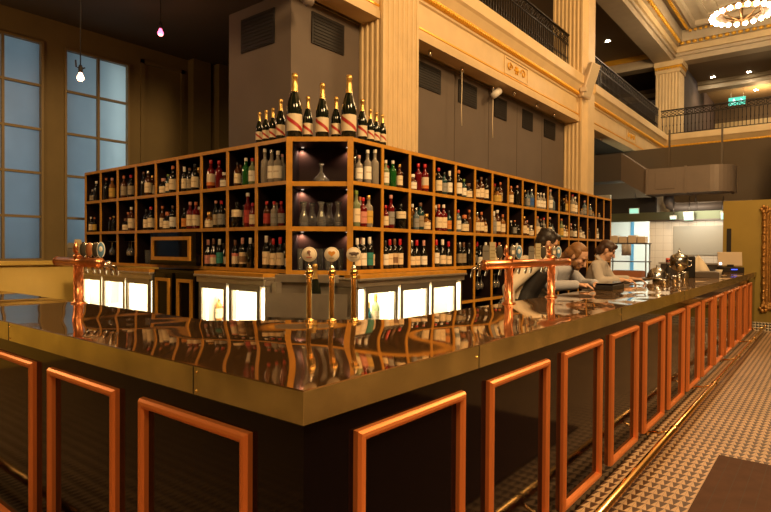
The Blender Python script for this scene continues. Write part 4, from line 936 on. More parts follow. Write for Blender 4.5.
for (px, h, _), lab in zip(CHAMP, CHL):
    h *= 1.10; R = 0.120*h
    if px < 290: p = at(px, 140, 0, SX+R+0.03); loc = (SX+R+0.03, p.y, ZT); rot = -PI/2+0.45
    elif px > 355: p = at(px, 140, 1, SY+R+0.03); loc = (p.x, SY+R+0.03, ZT); rot = -0.45
    else:
        # on the corner unit: step back from its front edge
        n = CN; o0 = CA+n*(R+0.025+(0.07 if h < 0.45 else 0)); dr = (CB-CA).normalized()
        r = at(px, 140, 2, 0.0); v = Vector((r.x-CAM.x, r.y-CAM.y, 0)); w = o0-Vector((CAM.x, CAM.y, 0))
        s = (w.x*v.y-w.y*v.x)/(-(dr.x*v.y-dr.y*v.x)); q = o0+dr*s; loc = (q.x, q.y, ZT); rot = CANG
    champagne(loc, rot, h, lab)

# glassware
m_gw = mat('glassware', (0.96, 0.96, 0.92), 0.02, trans=0.90, ior=1.4, coat=0.4)
def glass_at(mesh, name, lab, cat, loc, group, rotz=0):
    o = bpy.data.objects.new(name, mesh); COL.objects.link(o); o.location = loc; o.rotation_euler = (0, 0, rotz); return tag(o, lab, cat, group)
def corner_pt(px, dep, z):
    n = Vector((-math.sin(CANG), math.cos(CANG), 0)); o0 = CA+n*dep; dr = (CB-CA).normalized()
    r = at(px, 200, 2, 0.0); v = Vector((r.x-CAM.x, r.y-CAM.y, 0)); w = o0-Vector((CAM.x, CAM.y, 0)); s = (w.x*v.y-w.y*v.x)/(-(dr.x*v.y-dr.y*v.x)); q = o0+dr*s
    return (q.x, q.y, z)
dec = MB().lathe([(0, 0.0), (0.08, 0.0), (0.088, 0.012), (0.075, 0.045), (0.035, 0.085), (0.016, 0.115), (0.014, 0.17), (0.026, 0.195), (0.023, 0.195), (0.011, 0.168), (0.012, 0.118), (0.03, 0.085), (0.07, 0.043), (0.08, 0.014), (0, 0.006)], m_gw, 24).mesh('decanter')
glass_at(dec, 'decanter', 'wide-based glass decanter alone in the top corner compartment', 'decanter', corner_pt(321, 0.16, CZ[1]+TB/2), 'corner glassware')
car = MB().lathe([(0, 0.0), (0.046, 0.0), (0.050, 0.01), (0.048, 0.08), (0.030, 0.135), (0.021, 0.165), (0.022, 0.20), (0.036, 0.245), (0.033, 0.245), (0.019, 0.20), (0.018, 0.165), (0.027, 0.135), (0.045, 0.08), (0.046, 0.012), (0, 0.006)], m_gw, 20).mesh('carafe')
CARL = ['leftmost glass carafe in the middle corner compartment', 'second carafe from left in middle corner compartment, standing further back', 'central glass carafe in the middle corner compartment', 'fourth carafe from left in middle corner compartment, standing further back', 'rightmost glass carafe in the middle corner compartment']
for px, dep, lab in zip((303.6, 312.3, 321.1, 329.4, 338.4), (0.11, 0.24, 0.11, 0.24, 0.11), CARL):
    glass_at(car, 'glass_carafe', lab, 'carafe', corner_pt(px, dep, CZ[2]+TB/2), 'carafes in the corner unit')
tall = MB().lathe([(0, 0.0), (0.024, 0.0), (0.026, 0.01), (0.030, 0.21), (0.0285, 0.21), (0.0245, 0.012), (0, 0.010)], m_gw, 16).mesh('tall_glass')
for i, px in enumerate((300.3, 307.4, 314.2, 320.8, 327.6, 334.0, 340.8)):
    glass_at(tall, 'tall_glass', f'{ORD[i]} tall beer glass from left, bottom corner compartment', 'glass', corner_pt(px, 0.10+0.10*(i % 2), CZ[3]+TB/2), 'tall glasses in the corner unit')
tum = MB().lathe([(0, 0.0), (0.032, 0.0), (0.034, 0.01), (0.040, 0.17), (0.0385, 0.17), (0.0325, 0.012), (0, 0.010)], m_gw, 16).mesh('tumbler')
for i, px in enumerate((144.6, 148.8, 152.6)):
    p = at(px, 250, 0, SX+0.13); glass_at(tum, 'tall_glass', f'{ORD[i]} tall tumbler from left in bottom row, sixth cubby left of corner', 'glass', (SX+0.13, min(max(p.y, LY0+5*LP+0.07), LY0+6*LP-0.07), ZR[3]+TB/2), 'tumblers in the window wing shelf')
# stemmed glasses hanging upside down from a wire rack
def stem_mesh():
    return MB().lathe([(0, 0.0), (0.034, -0.002), (0.034, -0.005), (0.006, -0.010), (0.0045, -0.085), (0.012, -0.095), (0.034, -0.125), (0.038, -0.155), (0.030, -0.195), (0.028, -0.195), (0.036, -0.155), (0.032, -0.127), (0.010, -0.098), (0, -0.095)], m_gw, 14).mesh('wine_glass')
stem = stem_mesh()
def hang_rack(wing, c, r, pxs, zoff, rowname):
    side = 'right' if wing == 'R' else 'left'
    zt = ZR[r]-TB/2
    if wing == 'R': cx = RX0+(c-0.5)*RP; o = thing('glass_rack', f'wire rack for hanging wine glasses, {ORD[c-1]} cubby {side} of corner, {rowname} row', 'glass rack', (cx, SY+0.12, zt), 0, 'wire glass racks')
    else: cy = LY0+(c-0.5)*LP; o = thing('glass_rack', f'wire rack for hanging wine glasses, {ORD[c-1]} cubby {side} of corner, {rowname} row', 'glass rack', (SX+0.12, cy, zt), -PI/2, 'wire glass racks')
    b = MB(); hw = RP/2-TB/2-0.01
    for y in (-0.04, 0.0, 0.04): b.tube([(-hw, y, -zoff), (hw, y, -zoff)], 0.003, m_chrome, 6)
    b.build('wire', o)
    for x in (-hw+0.01, hw-0.01): b = MB(); b.box((x-0.004, -0.045, -zoff-0.004), (x+0.004, 0.045, 0), m_chrome); b.build('bracket', o)
    for i, px in enumerate(pxs):
        if wing == 'R': p = at(px, 260, 1, SY+0.12); q = (min(max(p.x, cx-hw+0.05), cx+hw-0.05), SY+0.12, zt-zoff+0.006)
        else: p = at(px, 250, 0, SX+0.12); q = (SX+0.12, min(max(p.y, cy-hw+0.05), cy+hw-0.05), zt-zoff+0.006)
        glass_at(stem, 'wine_glass', f'{ORD[i]} hanging wine glass from left, {rowname} row, {ORD[c-1]} cubby {side} of corner', 'wine glass', q, 'hanging wine glasses')
hang_rack('R', 6, 3, (477.6, 481.4, 485.6), 0.10, 'fourth'); hang_rack('R', 7, 3, (494.5, 498.3), 0.10, 'fourth')
hang_rack('L', 7, 2, (124.4, 128.0, 131.6), 0.10, 'bottom'); hang_rack('L', 8, 2, (108.0, 112.6), 0.10, 'bottom')

# ================================================================== FRIDGES AND CABINET UNDER THE SHELVES
m_frlin = mat('fridge_lining', (0.85, 0.80, 0.66), 0.4); m_frtube = mat('fridge_tube', (1, 0.95, 0.8), 0.4, emit=(1.0, 0.86, 0.56), estr=4.5)
m_frglass = mat('fridge_door_glass', (0.97, 0.98, 0.96), 0.02, trans=1.0, ior=1.12)
m_frframe = mat('fridge_door_frame', (0.34, 0.31, 0.27), 0.35, 0.8)
def fridge(label, loc, rotz, L, doors, ztop, group='glass-door back bar fridges', warm=1.0):
    """local x along the wall, front at y = 0, into the wall +y; doors: list of (x0, x1)"""
    t = thing('bar_fridge', label, 'fridge', loc, rotz, group)
    D = 0.50; z0 = 0.12; zh = ztop-0.115; th = 0.03
    b = MB(); b.box((0, 0.03, 0), (L, D, z0), m_darksteel); b.box((0, 0.0, z0), (th, D, zh), m_steel); b.box((L-th, 0.0, z0), (L, D, zh), m_steel); b.box((th, D-0.02, z0), (L-th, D, zh), m_frlin)
    b.box((th, 0.05, z0), (L-th, D-0.02, z0+0.02), m_frlin); b.box((th, 0.02, zh-0.02), (L-th, D-0.02, zh), m_frlin)
    b.build('cabinet', t)
    b = MB(); b.box((-0.01, -0.03, zh), (L+0.01, D, zh+0.06), m_steel); b.box((-0.02, -0.06, zh+0.06), (L+0.02, D, ztop-0.03), m_steel); b.build('steel_top', t, bevel=0.006)
    b = MB(); b.box((-0.01, -0.055, ztop-0.03), (L+0.01, 0.14, ztop), m_wood); b.build('wood_edge', t)
    for z in (0.50, 0.80):
        b = MB()
        for k in range(int(L/0.05)): b.box((0.04+k*0.05, 0.06, z), (0.045+k*0.05, D-0.03, z+0.006), m_white)
        b.box((0.04, 0.06, z), (L-0.04, 0.07, z+0.01), m_white); b.build('wire_shelf', t)
    for (x0, x1) in doors:
        d = MB(); w = 0.045
        d.box((x0, -0.025, z0), (x0+w, 0.0, zh), m_frframe); d.box((x1-w, -0.025, z0), (x1, 0.0, zh), m_frframe); d.box((x0+w, -0.025, zh-0.06), (x1-w, 0.0, zh), m_frframe); d.box((x0+w, -0.025, z0), (x1-w, 0.0, z0+0.06), m_frframe)
        do = d.build('door', t)
        g = MB(); g.box((x0+w, -0.016, z0+0.06), (x1-w, -0.010, zh-0.06), m_frglass); g.build('glass', do)
        for xx in (x0+w+0.012, x1-w-0.012):
            u = MB(); u.tube([(xx, 0.04, z0+0.05), (xx, 0.04, zh-0.05)], 0.009, m_frtube, 8); u.build('light_tube', t)
    l = bpy.data.lights.new('fridge_light', 'AREA'); l.shape = 'RECTANGLE'; l.size = L-0.1; l.size_y = 0.2; l.energy = 34*L*warm; l.color = (1.0, 0.86, 0.58)
    lo = bpy.data.objects.new('fridge_light', l); COL.objects.link(lo); lo.parent = t; lo.location = (L/2, 0.2, zh-0.03)
    return t
FRF = 2.2
fridge('three-door lit fridge right of the corner under the cubby shelf', (2.72, FRF, 0), 0, 1.86, [(0.10, 0.60), (0.64, 1.15), (1.19, 1.70)], 1.349)
FLF = 2.30
fridge('two-door lit fridge between the black cabinet and the steel corner', (FLF, 4.03, 0), -PI/2, 1.09, [(0.03, 0.50), (0.54, 1.02)], 1.349, warm=1.2)
fridge('three-door lit fridge nearest the windows behind the copper tap tower', (FLF, 6.77, 0), -PI/2, 1.82, [(0.04, 0.59), (0.62, 1.20), (1.23, 1.78)], 1.335, warm=1.2)
def fridge_item(wing, px, dep, z, spec, lab):
    if wing == 'R': p = at(px, 300, 1, FRF+dep); loc = (p.x, FRF+dep, z)
    else: p = at(px, 300, 0, FLF+dep); loc = (FLF+dep, p.y, z)
    put_bottle(loc, 0 if wing == 'R' else -PI/2, spec, lab, 'drinks inside the fridges')
fridge_item('R', 368.5, 0.16, 0.8065, ('B', 'tl', 'g', 'e', .26), 'dark green bottle at the left edge of the first fridge door right of corner')
fridge_item('R', 375.5, 0.14, 0.8065, ('W', 'pg', 'g', 'n' if 'n' in LL else 'c', .34), 'pale green bottle beside the dark one behind first fridge door right of corner')
fridge_item('R', 448.5, 0.20, 0.8065, ('S', 'cl', 'r', 'w', .34), 'red-capped bottle behind the third fridge door right of the corner')
fridge_item('L', 219.0, 0.2, 0.8065, ('S', 'am', 's', 'c', .26), 'amber bottle behind the glass door nearest the black cabinet')
fridge_item('L', 222.5, 0.28, 0.8065, ('S', 'rd', 'r', 'c', .24), 'red bottle behind the glass door nearest the black cabinet')

# black cabinet with framed panels between the two left fridges
cb = thing('panelled_cabinet', 'black cabinet with gold framed panels between the two window-wing fridges', 'cabinet', (2.30, 4.92, 0), -PI/2)
b = MB(); b.box((0, 0, 0), (0.865, 0.50, 1.34), m_black); b.build('body', cb)
def small_frame(x0, x1, z0, z1, y, t=0.035, d=0.02):
    b = MB()
    b.box((x0, y-d, z0), (x0+t, y, z1), m_wood); b.box((x1-t, y-d, z0), (x1, y, z1), m_wood); b.box((x0+t, y-d, z0), (x1-t, y, z0+t), m_wood); b.box((x0+t, y-d, z1-t), (x1-t, y, z1), m_wood); return b
for (x0, x1) in ((0.03, 0.40), (0.47, 0.84)):
    b = MB(); b.box((x0, -0.018, 0.14), (x1, 0, 1.31), m_black); d = b.build('door', cb); small_frame(x0+0.04, x1-0.04, 0.2, 1.25, -0.018).build('panel_frame', d)
ub = thing('panelled_box', 'black panelled box with one gold frame set into the shelf wing', 'cabinet', (2.40, LY0+5*LP-0.02, ZR[3]+TB/2+0.002), -PI/2)
b = MB(); b.box((0, 0, 0), (2*LP-0.0, 0.074, ZR[2]-ZR[3]-TB-0.004), m_black); b.build('body', ub)
small_frame(0.05, 2*LP-0.09, 0.055, ZR[2]-ZR[3]-TB-0.055, 0.0, 0.04, 0.02).build('panel_frame', ub)

# steel corner station with speed rail
cs = thing('steel_corner_station', 'stainless steel corner station under the carafe shelves', 'bar station', CA+Vector((0, 0, 0)), CANG)
cs.location = (0, 0, 0); cs.rotation_euler = (0, 0, 0)
b = MB(); b.prism([(2.42, 2.92), (2.70, 2.45), (2.70, 2.92)], 0, 1.27, m_steel); b.build('body', cs)
b = MB(); b.prism([(2.38, 2.92), (2.66, 2.40), (2.71, 2.40), (2.71, 2.92)], 1.27, 1.345, m_steel); b.build('top', cs, bevel=0.004)
pd = Vector((2.60-2.25, 2.20-2.88, 0)); pl = pd.length; Mp = TR(2.25, 2.88, 0) @ RZ(math.atan2(pd.y, pd.x))
for z0, zh_ in ((0.74, 0.12), (0.96, 0.22)):
    b = MB(); b.box((0, -0.01, z0), (pl, 0.0, z0+zh_), m_steel, Mp); b.box((0, 0.0, z0), (pl, 0.10, z0+0.008), m_steel, Mp); b.build('speed_rail', cs)
b = MB(); b.prism([(2.34, 2.92), (2.36, 2.87), (2.42, 2.87), (2.42, 2.92)], 0.5, 1.27, m_steel); b.build('side_post', cs)
def rail_pt(px, dep, z):
    o0 = Mp @ Vector((0, dep, 0)); dr = pd.normalized(); r = at(px, 280, 2, 0.0); v = Vector((r.x-CAM.x, r.y-CAM.y, 0)); w = o0-Vector((CAM.x, CAM.y, 0)); k = (w.x*v.y-w.y*v.x)/(-(dr.x*v.y-dr.y*v.x)); q = o0+dr*k
    return (q.x, q.y, z)
p = rail_pt(315, 0.07, 0.969)
champagne(p, CANG, 0.48, 'champagne bottle with gold foil standing in the steel rail behind the brass taps', 'champagne bottle in the rail')
put_bottle(rail_pt(319.5, 0.05, 0.749), CANG, ('Q', 'cl', 'w', 'w', .15), 'small clear bottle with white label in the lower steel rail', 'bottles in the steel rail')

# ================================================================== KITCHEN END
XY = 12.42
struct(wbox((XY, -9, 0), (XY+0.12, 0.60, 2.63), m_yellow, 'wall_yellow'))
struct(wbox((XY-0.02, -9, 0), (XY, 0.03, 0.17), m_mosaic, 'baseboard_yellow'))
b = MB(); b.box((XY-0.012, 0.45, 1.55), (XY, 0.53, 2.06), m_blackmat); o = tag(b.build('wall_slot', None), 'tall narrow black strip mounted on the mustard wall behind the till', 'wall panel')
# gilt mirror
mr = thing('gilt_mirror', 'tall ornate gilt framed mirror on the mustard wall', 'mirror', (XY-0.001, -0.09, 0.43))
W_, H_ = 1.25, 2.02
b = MB(); b.box((-0.02, -W_+0.12, 0.12), (0, -0.12, H_-0.12), mat('mirror_glass', (0.6, 0.6, 0.6), 0.02, 1.0)); b.build('mirror_glass', mr)
m_oldgilt = mat('old_gilt', (0.42, 0.22, 0.06), 0.38, 0.6, var=0.3, scale=25, bump=0.012, bscale=40)
def gilt_side(p, q, nm):
    b = MB(); p = Vector(p); q = Vector(q); n = 26
    for off, r in ((0.0, 0.045), (0.055, 0.028), (0.095, 0.02)):
        d = (q-p).normalized(); s = Vector((0, -d.z, d.y))
        pts = [p+(q-p)*(k/n)+s*off+Vector((-0.03, 0, 0)) for k in range(n+1)]
        b.tube(pts, [r*(1+0.18*math.sin(k*2.1)) for k in range(n+1)], m_oldgilt, 8)
    for k in range(14): b.sphere(tuple(p+(q-p)*((k+0.5)/14)+Vector((-0.07, 0, 0))), (0.025, 0.03, 0.035), m_oldgilt, 6, 5)
    return b.build(nm, mr)
gilt_side((0, -0.03, 0.0), (0, -0.03, H_), 'frame_side'); gilt_side((0, -W_+0.03, H_), (0, -W_+0.03, 0), 'frame_side'); gilt_side((0, -0.03, H_-0.03), (0, -W_+0.03, H_-0.03), 'frame_side'); gilt_side((0, -W_+0.03, 0.03), (0, -0.03, 0.03), 'frame_side')
for (y, z) in ((-0.03, 0.02), (-0.03, H_-0.02), (-W_+0.03, 0.02), (-W_+0.03, H_-0.02)):
    b = MB()
    for k in range(5): b.sphere((-0.07, y+0.05*math.cos(k*1.26), z+0.05*math.sin(k*1.26)), (0.03, 0.04, 0.04), m_oldgilt, 6, 5)
    b.build('corner_ornament', mr)
# tiled kitchen wall, lit room behind the pass
KX = 15.5
b = MB(); b.box((KX, 0.0, 0), (KX+0.12, 2.75, 2.40), m_tile); struct(b.build('wall_kitchen'))
b = MB(); b.box((KX+0.14, 3.85, 0), (KX+0.26, 5.2, 3.2), m_tile); struct(b.build('wall_kitchen_side'))
m_lightwall = mat('kitchen_white_wall', (0.80, 0.82, 0.78), 0.4)
struct(wbox((19.0, 2.0, 0), (19.1, 6.4, 3.2), m_lightwall, 'wall_kitchen_back'))
struct(wbox((KX+0.12, 2.63, 0), (19.0, 2.75, 3.2), m_lightwall, 'wall_kitchen_right'))
b = MB(); yb = at(632, 240, 0, 18.95).y; b.box((18.95, yb-0.05, 0.5), (19.0, yb+0.05, 3.0), mat('blue_strip', (0.10, 0.30, 0.50), 0.4)); struct(b.build('trim_19'))
b = MB(); b.box((KX-0.05, 0.6, 2.40), (KX+0.13, 5.5, 2.64), mat('header_steel', (0.17, 0.19, 0.12), 0.3, 0.7)); b.box((KX-0.08, 0.6, 2.395), (KX+0.13, 2.75, 2.43), m_darksteel); struct(b.build('trim_20'))
struct(wbox((KX-0.06, 2.60, 2.64), (KX+0.12, 5.6, 3.05), m_dark, 'wall_kitchen_header'))
struct(wbox((KX-0.2, -9, 2.64), (KX+4, -0.1, 4.6), mat('brown_back_wall', (0.13, 0.095, 0.06), 0.7), 'wall_upper_back'))
struct(wbox((17.4, -0.1, 2.64), (17.5, 5.6, 4.7), mat('brown_back_wall2', (0.10, 0.075, 0.05), 0.7), 'wall_upper_kitchen'))
struct(wbox((12.56, 5.6, 0), (34, 5.7, 4.72), m_dark, 'wall_kitchen_left'))
lamp('kitchen_light', 'AREA', (17.3, 3.4, 3.1), 150, (0.95, 1.0, 0.86), 1.2, rot=(0, 0, 0))
lamp('kitchen_front_light', 'AREA', (14.6, 1.6, 2.62), 16, (1.0, 0.88, 0.68), 1.0, rot=(0, -0.5, 0))
m_troffer = mat('troffer', (0.6, 1, 0.9), 0.3, emit=(0.22, 0.72, 0.56), estr=0.85)
def troffer(px, py, X, w, h, lab, tilt=0.5):
    p = at(px, py, 0, X); t = thing('strip_light', lab, 'light', p, 0, 'greenish kitchen lights')
    M2 = Matrix.Rotation(-tilt, 4, 'Y')
    b = MB(); b.box((-0.02, -w/2, -h/2), (0.0, w/2, h/2), m_troffer, M2); b.build('diffuser', t)
    b = MB(); b.box((0.0, -w/2-0.02, -h/2-0.02), (0.06, w/2+0.02, h/2+0.02), m_white, M2); b.build('housing', t)
    b = MB(); b.tube([(0.04, 0, 0), (0.10, 0, 0.5)], 0.012, m_darksteel, 6); b.build('hanger', t)
troffer(688.5, 216.5, KX-0.25, 0.20, 0.19, 'tilted greenish light panel above the tiled kitchen wall'); troffer(673, 218, KX-0.25, 0.12, 0.05, 'small greenish strip light beside the tilted panel over the kitchen'); troffer(722.5, 216, KX-0.25, 0.05, 0.16, 'greenish light sliver at the mustard wall edge above the kitchen')
troffer(634, 211, KX-0.09, 0.22, 0.12, 'dim teal reflection in the hood over the kitchen pass, made as glowing panel', 0.1)  # light mirrored in the steel hood, built as an emitting panel
# shelf panel, knife strip etc. on the tiled wall
b = MB(); b.box((-0.02, -1.29, 0), (0, 0, 0.76), mat('splash_panel', (0.50, 0.50, 0.45), 0.35, 0.2)); o = b.build('wall_board', loc=(KX-0.002, 2.15, 1.49)); tag(o, 'large grey splashback board on the white tiled kitchen wall', 'wall panel')
b = MB(); b.box((-0.015, -0.06, 0), (0.0, 0.06, 0.55), m_darksteel); b.box((-0.03, -0.05, 0.5), (0.0, 0.05, 0.72), m_steel); o = b.build('steel_rail', loc=(KX-0.002, 0.95, 1.45)); tag(o, 'vertical steel holder on kitchen tiles beside the mustard wall', 'kitchen rail')
# steel pass rack
rk = thing('kitchen_rack', 'steel rack stacked with dishes in front of the bright kitchen opening', 'rack', (14.6, 2.62, 0))
for y in (0.0, 0.95):
    for x in (0, 0.4):
        b = MB(); b.tube([(x, y, 0), (x, y, 1.80)], 0.018, m_darksteel, 8); b.build('post', rk)
for z in (1.78, 1.30, 0.9):
    b = MB(); b.box((-0.02, -0.04, z-0.015), (0.42, 1.05, z+0.015), m_darksteel); b.build('shelf', rk)
for k in range(4):
    p = MB(); p.box((-0.12, -0.10, 0), (0.12, 0.10, 0.17+0.03*(k % 2)), mat('crate_pale', (0.66, 0.53, 0.38), 0.6)); p.box((-0.125, -0.105, 0.14), (0.125, 0.105, 0.155), m_whiteplastic)
    o = p.build('food_container', loc=(14.75, 2.74+k*0.235, 1.796), bevel=0.012); tag(o, f'{ORD[3-k]} pale container from left on the top shelf of the kitchen rack', 'container', 'containers on the rack')
b = MB()
vs = []; n = 8
for j in range(2):
    for i in range(n+1): vs.append((0.012*math.sin(i*1.7+j), -0.24*i/n+0.0, -0.30*j))
b.add(vs, [(i, i+1, n+2+i, n+1+i) for i in range(n)], mat('tea_towel', (0.42, 0.38, 0.34), 0.9), True)
o = b.build('hanging_towel', loc=(14.565, 3.22, 1.76)); so = o.modifiers.new('solid', 'SOLIDIFY'); so.thickness = 0.006; tag(o, 'grey towel hanging from the upper shelf of the kitchen rack', 'towel')
b = MB(); b.box((0, 0, 0), (0.35, 0.7, 0.16), mat('terracotta_tray', (0.40, 0.15, 0.07), 0.6)); b.box((0.02, 0.02, 0.155), (0.33, 0.68, 0.165), m_timber); o = b.build('wooden_crate', loc=(14.1, 2.60, 0.911)); tag(o, 'reddish wooden crate in front of the kitchen rack', 'crate')
b = MB(); b.box((13.9, 2.3, 0), (14.5, 3.9, 0.88), m_darksteel); b.box((13.85, 2.25, 0.88), (14.52, 3.95, 0.91), m_steel); o = b.build('kitchen_bench'); tag(o, 'steel kitchen bench standing before the rack at the bar end', 'bench')
b = MB(); b.box((15.0, 0.8, 0), (15.48, 2.35, 1.25), m_darksteel); b.box((14.98, 0.8, 1.25), (15.48, 2.40, 1.29), m_steel); o = b.build('kitchen_worktop'); tag(o, 'steel worktop along the white tiled kitchen wall', 'worktop')
for k, (c_, y) in enumerate((((0.62, 0.08, 0.03), 2.22), ((0.70, 0.40, 0.05), 2.10), ((0.66, 0.60, 0.40), 1.98))):
    p = MB(); p.lathe([(0, 0), (0.05, 0), (0.05, 0.09), (0.045, 0.11), (0, 0.11)], mat('jar_%d' % k, c_, 0.4), 10)
    o = p.build('kitchen_jar', loc=(15.2, y, 1.291)); tag(o, ['red', 'orange', 'cream'][k]+' jar on the steel worktop by the kitchen tiles', 'jar', 'jars on the worktop')
# ducts
dx = 15.0
du = thing('ventilation_duct', 'big grey rectangular air duct under the balcony with a rounded end', 'duct', (dx, 0, 3.05))
b = MB()
pol = [(-0.25, 2.68), (-0.25, 1.20)]
for k in range(9):
    a = k/8*PI/2; pol.append((-0.25+0.5*(1-math.cos(a)), 1.20-0.48*math.sin(a)))
pol += [(0.55, 0.72), (0.55, 2.68)]
b.prism(pol, 0.02, 0.68, m_duct); b.build('body', du)
b = MB()
for y in (2.66, 1.75, 0.80): b.box((-0.27 if y > 1 else 0.12, y-0.02, 0.0), (0.57, y+0.02, 0.70), m_duct)
b.build('flange', du)
b = MB(); b.box((-0.265, 1.98, 0.14), (-0.25, 2.45, 0.56), m_duct); b.build('access_panel', du, bevel=0.004)
b = MB(); b.add([(-0.2, 2.68, 0.02), (0.5, 2.68, 0.02), (0.5, 2.68, 0.68), (-0.2, 2.68, 0.68), (-0.1, 3.35, 0.45), (0.5, 3.35, 0.45), (0.5, 3.35, 1.2), (-0.1, 3.35, 1.2)], [(0, 1, 5, 4), (1, 2, 6, 5), (2, 3, 7, 6), (3, 0, 4, 7)], mat('duct_half_shaded', (0.14, 0.11, 0.09), 0.55, 0.25)); b.box((-0.1, 3.35, 0.45), (0.5, 5.4, 1.2), mat('shaded_duct', (0.05, 0.04, 0.034), 0.6)); b.build('branch', du)  # duct grey painted darker in steps where the run goes into shade
for y in (2.2, 1.0): b = MB(); b.box((0.1, y-0.02, 0.68), (0.16, y+0.02, FB-3.0), m_darksteel); b.build('hanger', du)
pi_ = thing('exhaust_pipe', 'bent grey exhaust pipe beneath the rectangular duct', 'pipe', (15.6, 0, 2.62))
b = MB(); b.tube([(0, 2.30, 0.48), (0, 2.30, 0.34), (0, 2.26, 0.22), (0, 2.14, 0.14), (0, 1.95, 0.13), (0, 0.4, 0.13)], 0.135, m_duct, 14); b.build('pipe', pi_)
b = MB()
for y in (1.6, 1.0): b.tube([(0, y-0.02, 0.13), (0, y+0.02, 0.13)], 0.145, m_duct, 14)
b.tube([(0, 1.65, 0.2), (0, 1.65, 0.52)], 0.012, m_darksteel, 6); b.build('collar', pi_)
b = MB(); b.box((13.6, 4.5, 3.2), (14.7, 5.2, 3.9), MATS['shaded_duct']); b.box((14.0, 4.6, 3.9), (14.1, 4.7, FB+0.044), m_dark); o = b.build('ventilation_duct'); tag(o, 'dark boxed duct in the shadow behind the far fluted column', 'duct')

# ================================================================== THINGS ON THE FAR COUNTER
m_silver = mat('silver_plate', (0.46, 0.49, 0.54), 0.22, 1.0)
m_cloth = mat('black_cloth', (0.015, 0.014, 0.015), 0.9); m_napkin = mat('white_napkin', (0.72, 0.64, 0.52), 0.9)
# till display seen from behind
p = at(727, 268, 1, 0.42)
tl_ = thing('till_screen', 'grey till screen with a round logo seen from behind at the bar end', 'till', (11.75, 0.38, CT), 0.55)
b = MB(); b.box((-0.15, -0.19, 0), (0.13, 0.19, 0.10), m_blackmat); b.build('base', tl_, bevel=0.01)
b = MB(); b.box((-0.012, -0.225, 0.125), (0.012, 0.225, 0.395), m_whiteplastic, Matrix.Rotation(0.10, 4, 'Y')); b.build('screen', tl_, bevel=0.006)
b = MB(); b.box((-0.01, -0.06, 0.09), (0.02, 0.06, 0.15), m_blackmat); b.build('hinge', tl_)
b = MB(); b.lathe([(0, -0.002), (0.028, -0.002), (0.028, 0.002), (0, 0.002)], mat('logo_glow', (0.9, 0.95, 1), 0.3, emit=(0.8, 0.9, 1.0), estr=1.5), 16, M=Matrix.Rotation(0.10, 4, 'Y') @ TR(-0.0145, 0.18, 0.165) @ Matrix.Rotation(-PI/2, 4, 'Y')); b.build('logo', tl_)
b = MB(); b.box((-0.153, -0.06, 0.05), (-0.149, 0.05, 0.064), mat('blue_led', (0.05, 0.1, 1), 0.3, emit=(0.05, 0.10, 1.0), estr=2.5)); b.build('indicator', tl_)
def fx(px, Y): return (at(px, 274, 1, Y).x, Y, CT)
def lath(name, lab, cat, loc, parts, group=None, rotz=0):
    t = thing(name, lab, cat, loc, rotz, group)
    for nm, fn in parts: fn().build(nm, t)
    return t
p = at(679, 276, 2, CT); q = Vector((8.95, 0.60, CT))
lath('silver_urn', 'tall silver lidded urn with finial on the far bar top', 'urn', fx(679, 0.62), [
 ('body', lambda: MB().lathe([(0, 0), (0.10, 0), (0.10, 0.015), (0.03, 0.04), (0.025, 0.09), (0.09, 0.14), (0.125, 0.20), (0.125, 0.30), (0.118, 0.31), (0, 0.31)], m_silver, 20)),
 ('lid', lambda: MB().lathe([(0.13, 0.31), (0.11, 0.34), (0.05, 0.37), (0.02, 0.38), (0.022, 0.41), (0.008, 0.43), (0, 0.46)], m_silver, 20)),
 ('handle', lambda: MB().tube([(0.0, 0.12, 0.27), (0, 0.17, 0.26), (0, 0.17, 0.20), (0, 0.11, 0.17)], 0.010, m_silver, 8).tube([(0.0, -0.12, 0.27), (0, -0.17, 0.26), (0, -0.17, 0.20), (0, -0.11, 0.17)], 0.010, m_silver, 8))])
lath('cake_dome', 'low silver domed dish at the window side of the urn', 'dish', fx(657, 0.66), [
 ('dish', lambda: MB().lathe([(0, 0), (0.06, 0), (0.05, 0.02), (0.14, 0.04), (0.14, 0.05), (0, 0.05)], m_silver, 20)),
 ('dome', lambda: MB().lathe([(0.125, 0.05), (0.12, 0.10), (0.09, 0.15), (0.04, 0.18), (0.012, 0.185), (0.016, 0.21), (0, 0.22)], m_silver, 20))])
for i, (x, y, r, h, lab) in enumerate(((fx(666, .58)[0], 0.58, 0.055, 0.10, 'small silver sugar bowl between the dome and the urn'), (fx(664, .42)[0], 0.42, 0.06, 0.06, 'shallow silver dish in front of the domed dish'), (fx(684.5, .38)[0], 0.38, 0.05, 0.13, 'small silver jug in front of the urn'), (fx(675, .45)[0], 0.45, 0.045, 0.08, 'little silver cup before the urn'))):
    o = MB().lathe([(0, 0), (r*0.7, 0), (r*0.75, 0.01), (r, h*0.5), (r*0.9, h*0.85), (r, h), (r*0.93, h), (r*0.8, h*0.8), (r*0.9, h*0.5), (0, h*0.12)], m_silver, 16).build('silver_bowl', None, (x, y, CT)); tag(o, lab, 'silverware', 'silver pieces on the bar top')
b = MB(); b.lathe([(0, 0), (0.075, 0), (0.08, 0.01), (0.08, 0.30), (0.07, 0.33), (0, 0.33)], m_cloth, 16); o = b.build('black_canister', None, fx(689.5, 0.55)); tag(o, 'tall black canister beside the silver urn', 'canister')
